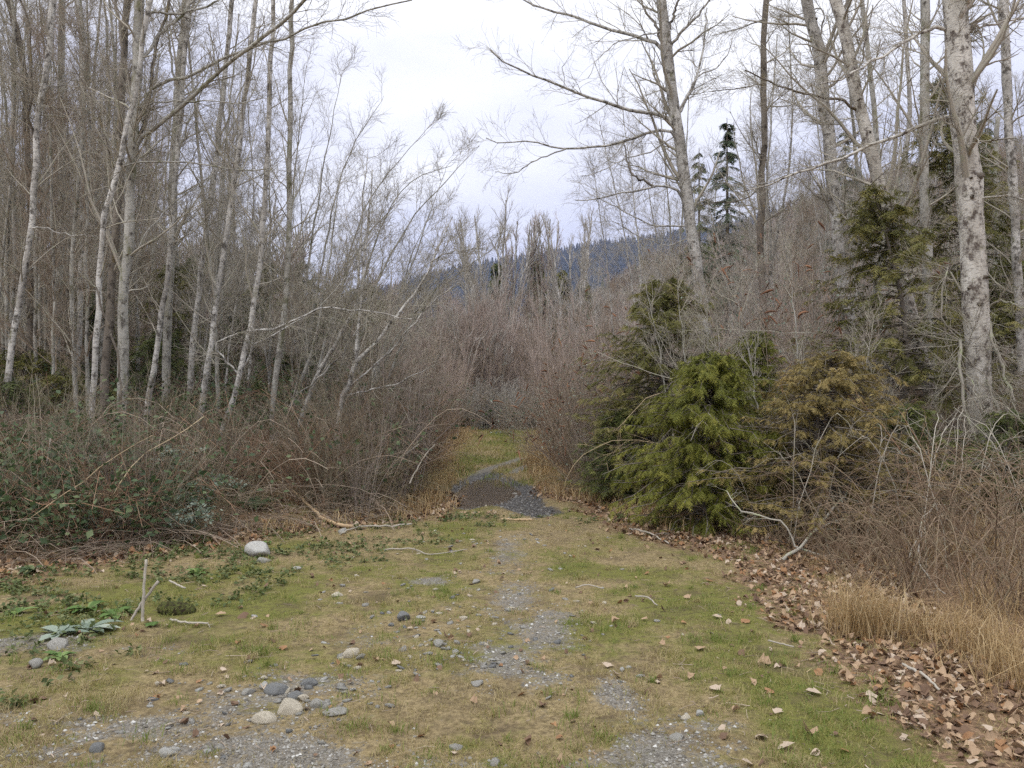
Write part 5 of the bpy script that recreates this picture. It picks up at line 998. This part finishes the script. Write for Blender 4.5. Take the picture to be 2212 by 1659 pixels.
for a in (('largest white boulder at the left edge of the grass', 562, 1200, 52, 3, .62), ('flat pale stone just below the white boulder', 568, 1214, 34, 0, .4), ('blue-grey round stone standing alone on the left of the track', 871, 1337, 36, 1, .75), ('cream rounded stone with dark cracks left of the track', 759, 1414, 36, 2, .65), ('small grey stone touching the cream cracked one', 779, 1422, 19, 0, .7),
          ('pale flat-topped stone at far left beside a green weed', 124, 1400, 55, 0, .45), ('rounded grey stone on gravel at far left', 77, 1445, 27, 0, .75), ('egg-shaped cream stone in the lower left stone cluster', 622, 1538, 44, 2, .72), ('tilted oblong cream stone at the lower end of the cluster', 572, 1556, 44, 2, .6), ('pale oval stone right of the egg-shaped one', 685, 1528, 36, 0, .6),
          ('blue-grey dark stone at the right top of the cluster', 640, 1505, 30, 1, .6), ('cream angular stone beside the blue-grey cluster stone', 610, 1492, 34, 2, .5), ('blue-grey stone with white face in the cluster', 668, 1477, 36, 1, .55), ('long low slate stone at the left of the cluster', 596, 1492, 56, 1, .4), ('flat grey stone left end of the cluster', 536, 1495, 30, 0, .5), ('pale stone on the upper rim of the cluster', 570, 1482, 26, 3, .5),
          ('small tan oval stone inside the cluster', 657, 1510, 24, 2, .6), ('bright white stone at the bottom left', 362, 1628, 34, 3, .7), ('small white stone right behind the bright one', 372, 1621, 20, 3, .7), ('bluish flat stone on the bottom left gravel', 208, 1617, 32, 1, .6), ('round pale stone on the bottom edge left of centre', 450, 1624, 16, 3, .7),
          ('flat slab stone right of the cluster', 720, 1544, 50, 0, .25), ('pale squarish stone in the middle of the left grass', 946, 1400, 26, 0, .6), ('small white round stone on the right grass', 1343, 1448, 14, 3, .8), ('white pebble low on the right gravel', 1512, 1550, 20, 3, .8), ('reddish-brown stone left of the upper track', 728, 1290, 22, 2, .6),
          ('pale stone by the end of the tan fallen branch', 740, 1150, 24, 0, .55), ('flat pale stone in the middle of the lower track', 1030, 1478, 30, 0, .3), ('small grey stone by the upper gravel patch', 1028, 1258, 20, 0, .4), ('white stone left of the upper gravel patch', 640, 1228, 18, 3, .5), ('pale stone under the leafy weeds at the far left', 108, 1155, 26, 3, .4),
          ('flat stone on the gravel right of the puddle', 1112, 1058, 14, 0, .4), ('white chip lying in the puddle', 1071, 1054, 9, 3, .6), ('angular grey stone at the bottom of the track', 1462, 1600, 34, 0, .45), ('pale split stone at bottom centre', 985, 1608, 30, 0, .4), ('grey stone near the bottom centre', 1070, 1650, 28, 0, .5), ('flat brown stone before the leaves at lower right', 1480, 1555, 24, 2, .4),
          ('small blue stone left of the lone blue-grey one', 846, 1350, 14, 1, .6), ('pale pebble right of the lone blue-grey stone', 908, 1333, 18, 3, .4)):
    stone(*a)
# individual smaller stones: children of the ground
rg = np.random.default_rng(1700); SM = [stone_mesh(100 + i, 1, STONES[[0, 0, 1, 3, 2, 0][i]], .4, 2) for i in range(6)]
cl = [(1080, 1230, .55, 1.5, 70), (980, 1330, .55, .7, 55), (900, 1390, .4, .5, 30), (620, 1500, .38, .28, 45), (1130, 1380, .35, .5, 30), (1100, 1100, .3, .6, 25), (660, 1540, .7, .3, 20), (800, 1450, .6, .4, 20)]
for dx, dy, rx_, ry_, n in cl:
    cx, cy = gd(dx, dy)
    for i in range(n):
        x = cx + rg.normal() * rx_; y = cy + rg.normal() * ry_
        if y < 3: continue
        o = link('stone', SM[rg.integers(0, 6)], ground); r = rg.uniform(.010, .032); o.scale = (r * rg.uniform(1, 1.5), r, r * rg.uniform(.7, 1.3)); o.rotation_euler = (rg.normal() * .2, rg.normal() * .2, rg.uniform(0, 6.28)); o.location = (x, y, ZG(x, y) + r * .12)
# gravel
def pebbles(rg, x, y, r, b):
    n = len(x); z = gh(x, y); V0 = np.array([[1, 0, 0], [-.1, .9, .1], [-1, .1, 0], [.1, -.9, 0], [.2, .1, .75], [0, 0, -.6]]); F0 = np.array([[0, 1, 4], [1, 2, 4], [2, 3, 4], [3, 0, 4]])
    a = rg.uniform(0, 6.28, n); c_, s_ = np.cos(a), np.sin(a); V = V0[None] * (1 + rg.normal(size=(n, 6, 1)) * .2) * r[:, None, None]
    V = np.stack([V[..., 0] * c_[:, None] - V[..., 1] * s_[:, None], V[..., 0] * s_[:, None] + V[..., 1] * c_[:, None], V[..., 2]], -1) + np.stack([x, y, z + r * .1], -1)[:, None]
    b.add(V.reshape(-1, 3), (np.arange(n)[:, None, None] * 6 + F0[None]).reshape(-1, 3), np.repeat(rg.random(n), 6))
n = 110000; y = 2.9 + rg.random(n) ** 1.5 * 9; x = rg.uniform(-.66, .5, n) * y; gmk = gravel_mask(x, y); ok = (gmk > .3 + rg.random(n) * .5) & (x > edge_x(y, LEFT_EDGE)) & (x < edge_x(y, RIGHT_EDGE) - .3)
x = x[ok]; y = y[ok]; r = .0035 + .009 * rg.random(len(x)) ** 3; b = MB(); pebbles(rg, x, y, r, b)
gm_ = M('gravel_chips', .85, .25); gm_.col(gm_.ramp(gm_.attr('tint').outputs['Fac'], [(0, (.10, .09, .075)), (.6, (.20, .185, .16)), (.93, (.31, .30, .275)), (1, (.52, .51, .48))]))
tag(b.obj('gravel', gm_.m), 'grey gravel chips showing through the grass', 'gravel', kind='stuff'); print('gravel', len(x))
n = 9000; y = rg.uniform(10, 17.5, n); x = rg.uniform(-1.3, 1.2, n); pd = polysd(x, y, PUD); wd = polysd(x, y, WAT); ok = (pd < .03) & (wd > -.08 - .30 * rg.random(n) ** 2); x = x[ok]; y = y[ok]; r = .008 + .022 * rg.random(len(x)) ** 2; b = MB(); pebbles(rg, x, y, r, b)
wg = M('wet_chips', .38, .5); wg.col(wg.ramp(wg.attr('tint').outputs['Fac'], [(0, (.02, .017, .014)), (.7, (.06, .053, .046)), (1, (.17, .16, .145))])); tag(b.obj('wet_gravel', wg.m), 'dark wet stones and mud clods around the puddle', 'gravel', kind='stuff')

# ------------------------------------------------------------------ fallen leaves
def leaf_geo(seed, lobed=True):
    r2 = np.random.default_rng(seed); pr = [(0, 0), (.25, .32), (.48, .46), (.5, .30), (.78, .30), (1.0, 0)] if lobed else [(0, 0), (.18, .34), (.42, .44), (.68, .32), (.86, .14), (1.05, 0)]
    V = []; mid = [(p[0], 0) for p in pr]
    cu = r2.uniform(-1.0, 1.5); tw = r2.uniform(-.8, .8)
    def z(u, v): return cu * (v ** 2) * 1.6 + tw * u * v + .25 * math.sin(u * 3) * r2.uniform(.2, .6)
    for u, v in pr: V.append((u - .5, v, z(u, v)))
    for u, v in pr: V.append((u - .5, 0, z(u, 0) * .3))
    for u, v in pr: V.append((u - .5, -v * r2.uniform(.8, 1.1), z(u, -v)))
    F = []
    for k in range(5): F += [[6 + k, 6 + k + 1, k + 1, k], [12 + k, 12 + k + 1, 6 + k + 1, 6 + k]]
    return np.array(V), np.array(F)
LG_ = [leaf_geo(3000 + i, i % 2 == 0) for i in range(8)]
LM = []
for i in range(12):
    b = MB(); b.add(*LG_[i % 8], .5); LM.append(b.mesh('leaf', LEAVES[[0, 0, 1, 2, 0, 3, 1, 0, 2, 0, 1, 3][i]]))
rg = np.random.default_rng(1800)
def litter_pts(n, ymin, ymax, thr, rg):
    xs_, ys_ = [], []
    while len(xs_) < n:
        y = rg.uniform(ymin, ymax, 4000); x = rg.uniform(-5, 4.2, 4000) ; ok = (np.abs(x / y) < .7) & (litter_mask(x, y) > thr + rg.random(4000) * .5) & (x < edge_x(y, RIGHT_EDGE) + .7); ok &= (x > 0) | (rg.random(4000) < .35); xs_ += list(x[ok]); ys_ += list(y[ok])
    return np.array(xs_[:n]), np.array(ys_[:n])
x, y = litter_pts(235, 3.0, 6.6, .35, rg); x = np.where(x < 0, -x * .5 + .2, x)
xe = edge_x(y, RIGHT_EDGE); x = np.where(litter_mask(x, y) > .3, x, xe - rg.random(len(x)) * .7)
for i in range(len(x)):
    o = link('leaf', LM[rg.integers(0, 12)], ground); s_ = rg.uniform(.035, .07); o.scale = (s_, s_, s_); o.location = (x[i], y[i], ZG(x[i], y[i]) + rg.uniform(.006, .03)); o.rotation_euler = (rg.normal() * .35, rg.normal() * .35, rg.uniform(0, 6.28))
for dx, dy in ((1600, 1545), (1640, 1600), (1480, 1470), (1545, 1500), (1690, 1545), (1740, 1600), (1310, 1440), (1590, 1420), (1650, 1440), (1500, 1410), (1760, 1500), (1430, 1390), (1330, 1340), (1390, 1340), (1820, 1620), (600, 1410), (860, 1440), (390, 1310), (378, 1306), (470, 1330), (520, 1345), (560, 1350), (1540, 1330), (1610, 1350), (1660, 1500), (1480, 1290), (1530, 1255), (1440, 1255), (1690, 1620), (1870, 1560), (1560, 1600), (1620, 1660)):
    X0, Y0 = gd(dx + rg.normal() * 6, dy + rg.normal() * 5); o = link('leaf', LM[rg.choice([0, 2, 3, 4, 5, 8, 9])], ground); s_ = rg.uniform(.05, .085); o.scale = (s_,) * 3; o.location = (X0, Y0, ZG(X0, Y0) + .015); o.rotation_euler = (rg.normal() * .3, rg.normal() * .3, rg.uniform(0, 6.28))
mb4 = [MB() for _ in range(4)]
def drop(x, y, smin, smax, zj=.02, wts=(.38, .16, .13, .33)):
    n = len(x); z = gh(x, y); mi = rg.choice(4, n, p=wts)
    for m_ in range(4):
        for gI in range(8):
            sel = np.where((mi == m_) & (rg.integers(0, 8, n) == gI))[0]
            if not len(sel): continue
            V, F = LG_[gI]; a = rg.uniform(0, 6.28, len(sel)); c_, s_ = np.cos(a)[:, None], np.sin(a)[:, None]; tx, ty = rg.normal(size=(2, len(sel), 1)) * .4; S = rg.uniform(smin, smax, (len(sel), 1))
            vx, vy, vz = V[:, 0][None], V[:, 1][None], V[:, 2][None]; vz = vz + vx * tx + vy * ty
            W_ = np.stack([(vx * c_ - vy * s_) * S + x[sel, None], (vx * s_ + vy * c_) * S + y[sel, None], vz * S + (z[sel] + rg.uniform(.004, .004 + zj, len(sel)))[:, None]], -1)
            mb4[m_].add(W_.reshape(-1, 3), (np.arange(len(sel))[:, None, None] * len(V) + F[None]).reshape(-1, 4), np.repeat(rg.random(len(sel)), len(V)))
x, y = litter_pts(4300, 2.9, 9, .45, rg); drop(x, y, .025, .06)
x, y = litter_pts(2600, 8.5, 13.5, .38, rg); drop(x, y, .035, .07)
n = 2200; y = rg.uniform(6.5, 13, n); x = edge_x(y, LEFT_EDGE) + .35 - np.abs(rg.normal(size=n)) * 1.3; drop(x, y, .04, .08, .03, (.3, .25, .1, .35))
n = 900; y = rg.uniform(3, 11, n); x = rg.uniform(-.6, .45, n) * y; ok = (x > edge_x(y, LEFT_EDGE)) & (x < edge_x(y, RIGHT_EDGE)); drop(x[ok], y[ok], .02, .05, .01, (.3, .1, .2, .4))
for m_ in range(4): tag(mb4[m_].obj('leaf_litter', LEAVES[m_]), ('tan', 'orange-brown', 'pale buff', 'dark brown')[m_] + ' fallen leaves strewn along both track edges', 'fallen leaves', kind='stuff')

# small twigs and litter bits, low weeds, grass tufts
n = 5200; y = 2.9 + rg.random(n) ** 1.3 * 9; x = rg.uniform(-.66, .5, n) * y; lm = litter_mask(x, y); ok = (rg.random(n) < .12 + lm * .9 + .25 * (x < -1.2)) & (polysd(x, y, PUD) > 0) & (x > edge_x(y, LEFT_EDGE) - .3) & (x < edge_x(y, RIGHT_EDGE) + .5); x = x[ok]; y = y[ok]; n = len(x)
a = rg.uniform(0, 6.28, n); L_ = .015 + .11 * rg.random(n) ** 2.5; z = gh(x, y) + .006; s5 = np.linspace(-.5, .5, 3)
P_ = np.stack([np.stack([x + np.cos(a) * L_ * q + rg.normal(size=n) * .003, y + np.sin(a) * L_ * q, z + rg.uniform(0, .012, n)], -1) for q in s5], 1)
b = MB(); b.tubes(P_, np.full((n, 3), 1.) * rg.uniform(.001, .0028, n)[:, None], 3, rg.random(n)); tag(b.obj('twig_litter', TW_BROWN), 'small broken twigs strewn over grass and leaves', 'twigs', kind='stuff')
n = 2600; y = rg.uniform(3, 10.5, n); x = edge_x(y, LEFT_EDGE) - .3 + 3.0 * rg.random(n) ** 1.3; ok = (vnoise(x, y, .5, 71, 3) > .47) & (np.abs(x / y) < .68); x = x[ok]; y = y[ok]; z = gh(x, y)
st = np.stack([np.stack([x, y, z], -1), np.stack([x + rg.normal(size=len(x)) * .03, y + rg.normal(size=len(x)) * .03, z + .03], -1)], 1)
b = MB(); b.add(*leafcloud(rg, st, 9000, .035, .015, (0, 1), .4)); tag(b.obj('low_weeds', leafmat('low_weed_leaf', (.05, .07, .02), (.11, .145, .045), (.22, .22, .10))), 'low green weeds and clover among the left litter', 'weeds', kind='stuff')
xs3, ys3, hs3, ts3 = [], [], [], []
for i in range(1100):
    cy = 2.9 + rg.random() ** 1.3 * 8.5; cx = rg.uniform(-.64, .46) * cy
    if not (edge_x(cy, LEFT_EDGE) < cx < edge_x(cy, RIGHT_EDGE) + .2) or gravel_mask(np.array([cx]), np.array([cy]))[0] > .5 or polysd(np.array([cx]), np.array([cy]), PUD)[0] < .1: continue
    k = int(rg.integers(15, 60)); r_ = rg.uniform(.015, .06); hgt = rg.uniform(.03, .10); tt = rg.choice([0.0, .3, .9, 1.0]); xs3 += list(cx + rg.normal(size=k) * r_); ys3 += list(cy + rg.normal(size=k) * r_); hs3 += list(hgt * rg.uniform(.4, 1.1, k)); ts3 += list(np.clip(tt + rg.normal(size=k) * .15, 0, 1))
b = MB(); k = len(xs3); b.add(*blades(rg, np.array(xs3), np.array(ys3), np.array(hs3), rg.uniform(.002, .005, k), np.array(ts3), .9, 2)); tag(b.obj('grass_tufts', GRASS), 'small green and straw grass tufts standing on the track', 'grass', kind='stuff')

# ------------------------------------------------------------------ weeds, fern, lump
def rosette(label, dx, dy, n, L, W_, mat=LEAF_BRIGHT, h=.5, name='leafy_weed', seed=0):
    x, y = gd(dx, dy); r2 = np.random.default_rng(4000 + seed); T = thing(name, label, 'weed', (x, y, ZG(x, y)))
    for k in range(n):
        a = r2.uniform(0, 6.28); l_ = L * r2.uniform(.6, 1.15); w = W_ * r2.uniform(.8, 1.15); e_ = h * r2.uniform(.3, 1.2); V = []; s = np.linspace(0, 1, 6); wd = np.array([.15, .6, 1, .95, .6, .05])
        for q, ww in zip(s, wd):
            cx = q * l_; cz = l_ * (e_ * q - e_ * .8 * q * q) + .01
            for sg, up in ((-1, .25), (0, 0), (1, .25)): V.append((cx, sg * ww * w / 2, cz + up * ww * w * .6))
        V = np.array(V); c_, s_ = math.cos(a), math.sin(a); V = np.stack([V[:, 0] * c_ - V[:, 1] * s_, V[:, 0] * s_ + V[:, 1] * c_, V[:, 2]], -1); F = []
        for i in range(5):
            for j in range(2): F.append([i * 3 + j, i * 3 + j + 1, i * 3 + j + 4, i * 3 + j + 3])
        b = MB(); b.smooth = True; b.add(V, F, r2.uniform(.2, 1)); kid(T, b.obj('leaf', mat, T))
    return T
rosette('bright green leafy weed at the left edge of the clearing', 250, 1330, 12, .15, .07, seed=1); rosette('green weed with broad leaves left of the bright one', 190, 1318, 10, .15, .075, seed=2)
rosette('green rosette right beside the far-left flat stone', 130, 1425, 10, .12, .05, seed=3); rosette('lone green leafy weed above the mossy lump', 428, 1240, 9, .13, .07, seed=4); rosette('pale grey-green mullein rosette below the weeds', 190, 1362, 11, .2, .08, LEAF_SAGE, .35, 'mullein', 5)
rosette('pale mullein rosette left of the other one', 130, 1375, 9, .17, .07, LEAF_SAGE, .35, 'mullein', 6); rosette('small green weed at the foot of the upright stick', 330, 1352, 9, .08, .04, seed=7); rosette('small weed among the clearing gravel at the left', 40, 1330, 9, .12, .05, seed=8)
rosette('green weed low between the white boulder and branch', 575, 1175, 8, .1, .05, seed=9); rosette('dark green weed under the far left brambles', 75, 1240, 10, .17, .08, LEAF_BRAMBLE, .6, seed=10)
def fern(label, px_, py_, d, L, n, seed):
    r2 = np.random.default_rng(seed); p = at(px_, py_, d); z = ZG(p[0], d); T = thing('sword_fern', label, 'fern', (p[0], d, z))
    for k in range(n):
        a = k * 6.28 / n + r2.normal() * .2; l_ = L * r2.uniform(.7, 1.1); s = np.linspace(0, 1, 12); P = np.stack([np.cos(a) * s * l_ * .85, np.sin(a) * s * l_ * .85, l_ * (.95 * s - .85 * s * s)], -1); b = MB(); b.tubes(P, np.linspace(.004, .0015, 12), 3, .3)
        side = np.array([-math.sin(a), math.cos(a), 0]); V = []; F = []
        for i in range(1, 12):
            for sg in (-1, 1):
                w = l_ * .17 * math.sin(min(1, s[i] * 1.3 + .15) * math.pi) ** .6 + .01; t = P[i] - P[i - 1]; n0 = len(V); V += [P[i] - t * .4, P[i] + t * .35, P[i] + side * sg * w + t * .3 + np.array([0, 0, -w * .25])]; F.append([n0, n0 + 1, n0 + 2])
        b.add(np.array(V), np.array(F), r2.uniform(.1, .7)); kid(T, b.obj('frond', LEAF_BRAMBLE, T))
fern('sword fern at the left behind the tan fallen branch', 255, 500, 9.9, .55, 11, 1); fern('sword fern at the foot of the left edge birch', 30, 500, 9.0, .6, 11, 2); fern('small sword fern deep right of the mossy trunks', 150, 470, 11, .6, 10, 3)
x, y = gd(375, 1318); r2 = np.random.default_rng(5); T = thing('mossy_lump', 'dark mossy earth lump beside the upright sticks', 'earth lump', (x, y, ZG(x, y)))
b = MB(); b.smooth = True; V, F = rock(77, 3, .35, .45); b.add(V * np.array([.15, .11, .17]) * (1 + .12 * np.sin(V[:, :1] * 9) * np.cos(V[:, 1:2] * 8)), F, .5); so = M('peat', .95, .1); so.col(so.mix(so.ramp(so.noise(30, 4, .7), [(.4, 0), (.6, 1)]), (.03, .022, .015), (.09, .10, .03))).bump(so.noise(50, 4, .7), 1, .02); kid(T, b.obj('soil', so.m, T))
bx = r2.normal(size=500) * .07; by = r2.normal(size=500) * .05; b = MB(); v, f, t = blades(r2, bx + x, by + y, r2.uniform(.015, .035, 500), np.full(500, .004), np.clip(r2.normal(.7, .3, 500), 0, 1), 1.2, 1, .045); b.add(v, f, t); kid(T, b.obj('moss', GRASS, T, (x, y, ZG(x, y))))

# ------------------------------------------------------------------ haze
hz = M('haze_air'); hz.t.nodes.remove(hz.b); pv = hz.n('ShaderNodeVolumePrincipled'); pv.inputs['Density'].default_value = .00010; pv.inputs['Color'].default_value = (.55, .64, 1.0, 1); pv.inputs['Anisotropy'].default_value = .2
out = [n for n in hz.t.nodes if n.type == 'OUTPUT_MATERIAL'][0]; hz.l(pv.outputs[0], out.inputs['Volume'])
V = np.array([(a, b_, c_) for a in (-5000, 5000) for b_ in (-400, 6500) for c_ in (-9, 900)], float)
mbz = MB(); mbz.add(V, [[0, 1, 3, 2], [4, 6, 7, 5], [0, 4, 5, 1], [2, 3, 7, 6], [0, 2, 6, 4], [1, 5, 7, 3]]); HZ = mbz.obj('haze', hz.m); tag(HZ, 'thin bluish winter haze over the valley', kind='stuff')
T3 = sum(len(q.loops) - 2 * len(q.polygons) for q in bpy.data.meshes)
print('objects', len(bpy.data.objects), 'tris', T3)
